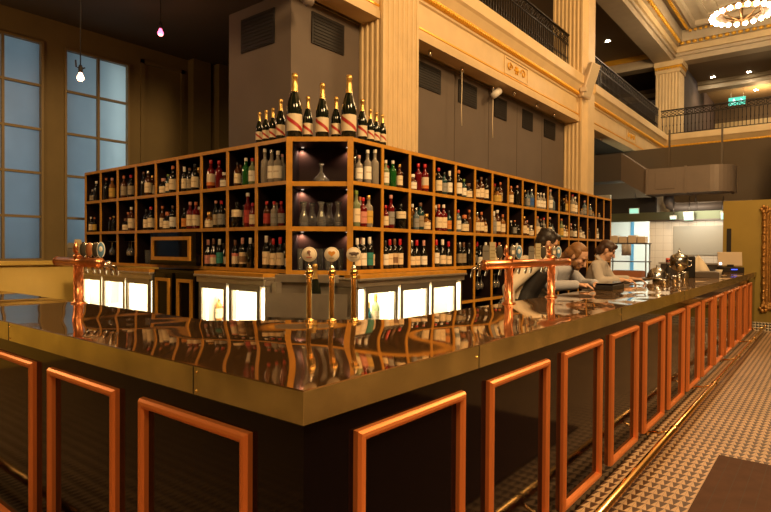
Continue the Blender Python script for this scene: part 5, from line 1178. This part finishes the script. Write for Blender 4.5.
def cloth_heap(name, lab, loc, s, mt, seed):
    b = MB(); n = 18; k = 9; vs = []
    for j in range(k+1):
        a = j/k
        for i in range(n):
            q = 2*PI*i/n; f = 1+0.22*math.sin(3*q+seed)+0.12*math.sin(5*q+seed*2)
            r = (1-a**1.6)*f; z = a*s[2]*(1-0.1*math.sin(2*q+seed))
            vs.append((r*s[0]*math.cos(q)+a*s[3], r*s[1]*math.sin(q), z))
    b.add(vs, [(j*n+i, j*n+(i+1) % n, (j+1)*n+(i+1) % n, (j+1)*n+i) for j in range(k) for i in range(n)]+[tuple(range(n))[::-1]], mt, True)
    o = b.build(name, None, loc); return tag(o, lab, 'cloth')
cloth_heap('folded_napkin', 'white napkin draped in a peak behind the black canister', fx(698.5, 0.52), (0.20, 0.16, 0.32, -0.05), m_napkin, 1.0)
cloth_heap('black_bag', 'crumpled black cloth bag lying beside the white napkin', fx(707, 0.60), (0.20, 0.14, 0.15, 0.02), m_cloth, 2.2)
cloth_heap('black_cloth', 'black crumpled cloth behind the silver bowls', fx(668, 0.715), (0.13, 0.07, 0.20, 0.0), m_cloth, 3.1)
b = MB(); b.box((-0.22, -0.16, 0), (0.22, 0.16, 0.085), mat('menu_box', (0.10, 0.075, 0.055), 0.5)); b.box((-0.20, -0.14, 0.085), (0.20, 0.14, 0.095), mat('menu_top', (0.16, 0.13, 0.10), 0.5)); o = b.build('menu_box', None, fx(707, 0.34), 0.15, 0.006); tag(o, 'dark flat box on the far bar top in front of the till', 'box')
b = MB(); b.lathe([(0, 0), (0.03, 0), (0.055, 0.10), (0.05, 0.10), (0, 0.01)], m_napkin, 10); o = b.build('paper_cup', None, fx(719, 0.30)); tag(o, 'small white paper cup beside the dark flat box', 'cup')
# things on the bar in front of the woman, and a white cup
b = MB(); b.box((-0.24, -0.09, 0), (0.24, 0.09, 0.05), m_blackmat); b.box((-0.235, -0.085, 0.05), (0.235, 0.085, 0.07), m_black); o = b.build('order_pad', None, (at(610, 284, 1, 0.66).x, 0.66, CT), 0.05, 0.006); tag(o, 'long black tray lying on the bar before the woman in grey', 'tray')

# ================================================================== PEOPLE
m_skin = mat('skin', (0.62, 0.36, 0.24), 0.55, var=0.05, scale=14); m_hairb = mat('hair_black', (0.018, 0.012, 0.010), 0.45, bump=0.002, bscale=120); m_hairl = mat('hair_light_brown', (0.22, 0.105, 0.038), 0.5, bump=0.002, bscale=120); m_hairr = mat('hair_dark_brown', (0.045, 0.020, 0.012), 0.45, bump=0.002, bscale=120)
m_shirtw = mat('white_shirt', (0.74, 0.64, 0.50), 0.85, bump=0.004, bscale=14); m_shirtb = mat('blue_grey_shirt', (0.43, 0.44, 0.50), 0.85, bump=0.004, bscale=14); m_shirtg = mat('grey_blouse', (0.46, 0.42, 0.39), 0.85, bump=0.004, bscale=14); m_trous = mat('dark_trousers', (0.02, 0.018, 0.02), 0.8)
m_eye = mat('eye_dark', (0.03, 0.02, 0.015), 0.2); m_lip = mat('lip', (0.40, 0.14, 0.11), 0.5)
def blobs(b, chain, mt, infl=0.0, n=9):
    """chain: list of (position, (rx, ry, rz)) ; overlapping ellipsoids along it"""
    for (p, r), (q, s) in zip(chain[:-1], chain[1:]):
        p = Vector(p); q = Vector(q); r = Vector(r); s = Vector(s)
        for k in range(n+1):
            t = k/n; c = p.lerp(q, t); e = r.lerp(s, t)+Vector((infl,)*3); b.sphere(c, tuple(e), mt, 14, 9)
def limb(b, pts, rs, mt, infl=0.0):
    for (p, q, r, s) in zip(pts[:-1], pts[1:], rs[:-1], rs[1:]):
        p = Vector(p); q = Vector(q); L = (q-p).length; n = max(3, int(L/0.018))
        for k in range(n+1):
            t = k/n; b.sphere(p.lerp(q, t), r+(s-r)*t+infl, mt, 12, 8)
def remesh(b, name, parent, voxel, smooth=4):
    o = b.build(name, None)
    md = o.modifiers.new('r', 'REMESH'); md.mode = 'VOXEL'; md.voxel_size = voxel; md.use_smooth_shade = True
    sm = o.modifiers.new('s', 'SMOOTH'); sm.iterations = smooth; sm.factor = 0.5
    dg = bpy.context.evaluated_depsgraph_get(); ev = o.evaluated_get(dg); me = bpy.data.meshes.new_from_object(ev)
    o.modifiers.clear(); o.data = me; o.parent = parent
    if not me.materials: me.materials.append(b.mats[0])
    for p in me.polygons: p.use_smooth = True
    return o
def hand(b, wrist, d, up, sg, mt, curl=0.5):
    wrist = Vector(wrist); d = Vector(d).normalized(); up = Vector(up); s = d.cross(up).normalized(); up = s.cross(d).normalized()
    pc = wrist+d*0.045
    for k in range(6): b.sphere(wrist+d*(0.015+0.014*k), (0.027, 0.027, 0.019), mt, 10, 7)
    for j in range(3): b.sphere(pc+s*(0.018*(j-1))+d*0.03, 0.017, mt, 10, 7)
    for j, L in enumerate((0.068, 0.078, 0.072, 0.056)):
        o = wrist+d*0.088+s*(0.0195*(j-1.5)); pts = [o-d*0.01]; a = 0
        for q in range(3):
            a += curl*0.55; pts.append(pts[-1]+(d*math.cos(a)-up*math.sin(a))*L/3*1.15)
        limb(b, pts, [0.0098, 0.0092, 0.0086, 0.0078], mt)
    o = wrist+d*0.03+s*sg*0.028; limb(b, [o, o+d*0.03+s*sg*0.025-up*0.008, o+d*0.058+s*sg*0.026-up*0.018], [0.0125, 0.0105, 0.009], mt)
def person(lab, head_px, Y, yaw, P):
    tgt = at(head_px[0], head_px[1], 1, Y)
    hd = Vector(P['head']); sc = tgt.z/hd.z
    R = RZ(yaw); off = R @ (hd*sc)
    t = thing('person', lab, 'person', (tgt.x-off.x, tgt.y-off.y, 0), yaw); t.scale = (sc, sc, sc)
    S3 = lambda a, b, c: (a, b, c)
    w = P.get('w', 1.0)
    hip, waist, chest, neck = [Vector(P[k]) for k in ('hip', 'waist', 'chest', 'neck')]
    torso = [(hip, S3(.115*w, .165*w, .10)), (waist, S3(.105*w, .145*w, .09)), (chest, S3(.12*w, .175*w, .11)), (chest.lerp(neck, .62), S3(.085*w, .165*w, .07)), (neck, S3(.06, .075, .05))]
    Mh = Matrix.Translation(hd) @ Matrix.Rotation(P.get('hyaw', 0), 4, 'Z') @ Matrix.Rotation(P.get('hpitch', 0.5), 4, 'Y')
    body = MB(); blobs(body, torso, m_skin)
    limb(body, [neck, hd+Vector((-0.02, 0, -0.05))], [0.058, 0.055], m_skin)
    HS = P.get('hs', 1.0)
    def hp(x, y, z): return Mh @ Vector((x*HS, y*HS, z*HS))
    Mr = Mh
    def hs(c, r, mt=m_skin, bb=body, n=16, k=12):
        bb.sphere((0, 0, 0), (r[0]*HS, r[1]*HS, r[2]*HS), mt, n, k, M=Mr @ TR(c[0]*HS, c[1]*HS, c[2]*HS))
    hs((-0.012, 0, 0.030), (0.098, 0.077, 0.088)); hs((0.022, 0, -0.035), (0.070, 0.062, 0.075)); hs((0.055, 0, -0.078), (0.030, 0.032, 0.028)); hs((0.062, 0, 0.028), (0.026, 0.055, 0.018))
    for k in range(6): hs((0.086+0.006*k, 0, 0.012-0.010*k), (0.012, 0.009+0.0012*k, 0.011))
    hs((0.112, 0, -0.037), (0.012, 0.017, 0.010)); hs((0.084, 0, -0.066), (0.014, 0.024, 0.010)); hs((0.058, 0.042, -0.02), (0.022, 0.022, 0.024)); hs((0.058, -0.042, -0.02), (0.022, 0.022, 0.024))
    for s in (-1, 1): hs((-0.008, s*0.079, -0.008), (0.019, 0.010, 0.031))
    arms = P['arms']
    for sg, (sh, el, wr, hd_dir) in zip((1, -1), arms):
        limb(body, [sh, el, wr], [.058*w, .043, .029], m_skin)
        hand(body, wr, hd_dir, (0, 0, 1), -sg, m_skin)
    for s in (-1, 1):
        limb(body, [hip+Vector((0, s*.09, -.03)), Vector((hip.x+0.04, s*.10, 0.50)), Vector((hip.x-.02, s*.10, 0.09))], [.095*w, .062, .042], m_skin)
        limb(body, [Vector((hip.x-.03, s*.10, 0.045)), Vector((hip.x+.15, s*.115, 0.032))], [.042, .034], m_skin)
    remesh(body, 'body', t, 0.0065, 3)
    # clothing
    sh_ = MB(); blobs(sh_, torso[:-1]+[(neck-Vector((0.0, 0, 0.025)), (.066, .085, .03))], P['shirt'], 0.014)
    for (shd, el, wr, _d) in arms:
        e2 = Vector(el).lerp(Vector(wr), P.get('sleeve', 0.85)); limb(sh_, [shd, el, e2], [.064*w, .052, .042], P['shirt'], 0.008)
    shirt = remesh(sh_, 'shirt', t, 0.011, 3)
    co = MB()                                  # collar, open at the throat
    n2 = 20; vs = []
    ax = (hd-neck).normalized(); e1 = Vector((1, 0, 0)); e1 = (e1-ax*e1.dot(ax)).normalized(); e2 = ax.cross(e1)
    for (hgt, rr) in ((-0.015, 0.070), (0.035, 0.074), (0.0, 0.094)):
        for k in range(n2+1):
            a = 0.5+(2*PI-1.0)*k/n2
            dd = e1*math.cos(a)+e2*math.sin(a); vs.append(neck+ax*(hgt-0.02*math.cos(a))+dd*rr)
    co.add(vs, [(j*(n2+1)+k, j*(n2+1)+k+1, (j+1)*(n2+1)+k+1, (j+1)*(n2+1)+k) for j in range(2) for k in range(n2)], P['shirt'], True)
    c_ = co.build('collar', t); so = c_.modifiers.new('solid', 'SOLIDIFY'); so.thickness = 0.004
    tr = MB()
    for s in (-1, 1): limb(tr, [hip+Vector((0, s*.085, 0.02)), Vector((hip.x+0.04, s*.10, 0.50)), Vector((hip.x-.02, s*.10, 0.10))], [.115*w, .082, .07], m_trous)
    blobs(tr, [(hip, (.13*w, .18*w, .09)), (hip+Vector((0, 0, 0.03)), (.13*w, .178*w, .06))], m_trous)
    remesh(tr, 'trousers', t, 0.014, 2)
    for s in (-1, 1):
        f = MB(); f.sphere((hip.x+.05, s*.108, 0.045), (.13, .048, .045), m_blackmat, 12, 8); f.build('shoe', t)
    if P.get('vest'):
        v = MB(); vt = [(p+Vector((0.045, -0.03, 0)), (r[0]*1.1, r[1], r[2])) for p, r in torso[:3]]; blobs(v, [(hip+Vector((0.02, 0, -0.05)), S3(.12*w, .17*w, .1))]+vt+[(chest.lerp(neck, .35)+Vector((.02, 0, 0)), S3(.10*w, .15*w, .07))], m_blackmat, 0.018); remesh(v, 'waistcoat', t, 0.012, 3)
    # face
    e = MB()
    for s in (-1, 1): hs((0.082, s*0.031, 0.010), (0.008, 0.013, 0.006), m_eye, e, 8, 6)
    e.build('eyes', t)
    br = MB()
    for s in (-1, 1): hs((0.088, s*0.032, 0.033), (0.008, 0.022, 0.005), P['hair'], br, 8, 6)
    br.build('eyebrows', t)
    li = MB(); hs((0.095, 0, -0.066), (0.006, 0.022, 0.006), m_lip, li, 10, 6); li.build('lips', t)
    h = MB()
    def tuft(c, r): hs(c, r, P['hair'], h, 16, 10)
    st = P['style']
    if st == 'short':
        tuft((-0.028, 0, 0.050), (0.098, 0.087, 0.088)); tuft((-0.060, 0, 0.0), (0.062, 0.082, 0.085)); tuft((0.045, 0.01, 0.092), (0.050, 0.062, 0.034)); tuft((0.0, -0.062, 0.045), (0.045, 0.024, 0.045)); tuft((0.0, 0.062, 0.045), (0.045, 0.024, 0.045))
        for k in range(14):
            a = k*2.4; tuft((-0.035+0.062*math.cos(a), 0.052*math.sin(a), 0.098+0.008*math.sin(k)), (0.030, 0.026, 0.024))
    elif st == 'swept':
        tuft((-0.035, 0, 0.052), (0.088, 0.084, 0.082)); tuft((-0.01, 0, 0.085), (0.065, 0.068, 0.045)); tuft((0.0, -0.066, 0.02), (0.035, 0.020, 0.05)); tuft((0.0, 0.066, 0.02), (0.035, 0.020, 0.05)); tuft((-0.085, 0, -0.01), (0.052, 0.078, 0.075)); tuft((-0.105, 0, -0.075), (0.042, 0.06, 0.055)); tuft((-0.115, 0, -0.13), (0.035, 0.055, 0.06))
        for s in (-1, 1): tuft((-0.02, s*0.066, 0.055), (0.055, 0.02, 0.03)); tuft((-0.055, s*0.072, 0.0), (0.03, 0.016, 0.04))
    else:
        tuft((-0.022, 0, 0.048), (0.102, 0.086, 0.084)); tuft((-0.065, 0, -0.005), (0.060, 0.082, 0.085)); tuft((0.055, 0.012, 0.085), (0.042, 0.066, 0.034)); tuft((0.03, 0.062, 0.04), (0.042, 0.022, 0.05)); tuft((0.025, -0.066, 0.045), (0.040, 0.020, 0.045)); tuft((-0.10, 0, -0.055), (0.04, 0.06, 0.05))
    remesh(h, 'hair', t, 0.0075, 2)
    if P.get('beard'):
        g = MB(); hs((0.060, 0, -0.090), (0.035, 0.040, 0.032), P['hair'], g); hs((0.102, 0, -0.052), (0.010, 0.026, 0.008), P['hair'], g, 8, 6)
        for s in (-1, 1): hs((0.03, s*0.052, -0.062), (0.034, 0.016, 0.036), P['hair'], g)
        remesh(g, 'beard', t, 0.006, 2)
    if P.get('glasses'):
        g = MB()
        for s in (-1, 1):
            g.tube([hp(0.104, s*0.033+0.024*math.cos(a), 0.008+0.017*math.sin(a)) for a in [2*PI*k/16 for k in range(16)]], 0.0022, m_blackmat, 6, closed=True)
            g.tube([hp(0.104, s*0.057, 0.012), hp(0.05, s*0.080, 0.012), hp(-0.01, s*0.088, 0.008)], 0.002, m_blackmat, 6)
        g.tube([hp(0.104, -0.009, 0.012), hp(0.108, 0, 0.014), hp(0.104, 0.009, 0.012)], 0.002, m_blackmat, 6); g.build('glasses', t)
    return t
person('person in white shirt and black waistcoat stooping behind the copper tap tower', (547.5, 243.5), 1.12, -0.70, dict(hip=(0, 0, .95), waist=(.06, 0, 1.12), chest=(.17, 0, 1.32), neck=(.27, 0, 1.47), head=(.36, 0, 1.60), hpitch=.50, hyaw=-.25, shirt=m_shirtw, hair=m_hairb, style='short', vest=True, glasses=True, hs=1.05,
       arms=[((.22, .20, 1.41), (.30, .26, 1.14), (.54, .16, 1.04), (1, -.2, -.2)), ((.12, -.20, 1.40), (-.15, -.22, 1.17), (-.13, -.24, 0.93), (.1, .1, -1))]))
person('person with swept-back hair and beard in blue-grey shirt leaning over the bar', (577.5, 256.5), 0.95, -1.60, dict(hip=(-.02, 0, .93), waist=(.07, 0, 1.08), chest=(.24, 0, 1.25), neck=(.37, 0, 1.375), head=(.48, 0, 1.47), hpitch=.62, hyaw=.05, shirt=m_shirtb, hair=m_hairl, style='swept', beard=True, hs=1.04, sleeve=.92,
       arms=[((.30, .20, 1.32), (.42, .31, 1.17), (.62, .13, 1.19), (.5, -1, 0)), ((.29, -.205, 1.32), (.32, -.33, 1.17), (.56, -.20, 1.19), (1, .35, 0))], w=1.04))
person('person with short dark hair in grey buttoned shirt looking down at the bar', (607, 250.5), 1.02, -1.45, dict(hip=(0, 0, .92), waist=(.03, 0, 1.08), chest=(.09, 0, 1.26), neck=(.13, 0, 1.41), head=(.20, 0, 1.535), hpitch=.50, hyaw=.22, shirt=m_shirtg, hair=m_hairr, style='crop', hs=.96, sleeve=.72, w=.88,
       arms=[((.12, .165, 1.355), (.22, .22, 1.17), (.46, .20, 1.19), (1, .2, -.03)), ((.11, -.17, 1.355), (.16, -.24, 1.17), (.40, -.14, 1.19), (1, .2, -.03))]))

# ================================================================== LIGHT
# the other ring chandeliers assumed out of view, then unseen lamps added as fill
lamp('hall_chandelier_light', 'POINT', (10.5, -1.2, 7.6), 750, WARM, 0.8)
lamp('hall_chandelier_light', 'POINT', (2.0, -3.4, 6.2), 1500, WARM, 0.8)
lamp('overhead_fill', 'POINT', (-2.6, -1.6, 6.2), 620, WARM, 0.7)  # unseen lamp added above the camera to brighten shelf fronts and frame tops
lamp('dado_fill', 'POINT', (-0.6, 5.9, 3.1), 60, WARM, 0.15)  # added out of view to brighten the dado; no pendant hangs here
lamp('far_mezzanine_fill', 'POINT', (30.5, 1.5, 8.6), 160, WARM, 0.2)  # added to brighten the far door wall, has no fitting
lamp('window_sky', 'AREA', (1.9, 9.2, 3.4), 24, (0.56, 0.80, 1.0), 3.6, rot=(-PI/2, 0, 0), sy=4.0)
lamp('pane_strip_fill', 'AREA', (3.16, 7.75, 2.9), 2.4, (0.80, 0.97, 0.95), 0.14, rot=(-PI/2, 0, 0.0), sy=2.9)  # added strip behind the pane, makes its bright right-hand band
W = bpy.data.worlds.new('world'); S.world = W; W.use_nodes = True
W.node_tree.nodes['Background'].inputs[0].default_value = (0.020, 0.013, 0.008, 1); W.node_tree.nodes['Background'].inputs[1].default_value = 1.0
vs_ = S.view_settings; S.display_settings.display_device = 'sRGB'; vs_.view_transform = 'Standard'; vs_.look = 'None'; vs_.gamma = 1.0; vs_.exposure = 0.35; vs_.use_curve_mapping = False
S.cycles.use_denoising = True; S.cycles.max_bounces = 8; S.cycles.transparent_max_bounces = 12; S.cycles.sample_clamp_indirect = 4.0
S.cycles.caustics_reflective = False; S.cycles.caustics_refractive = False
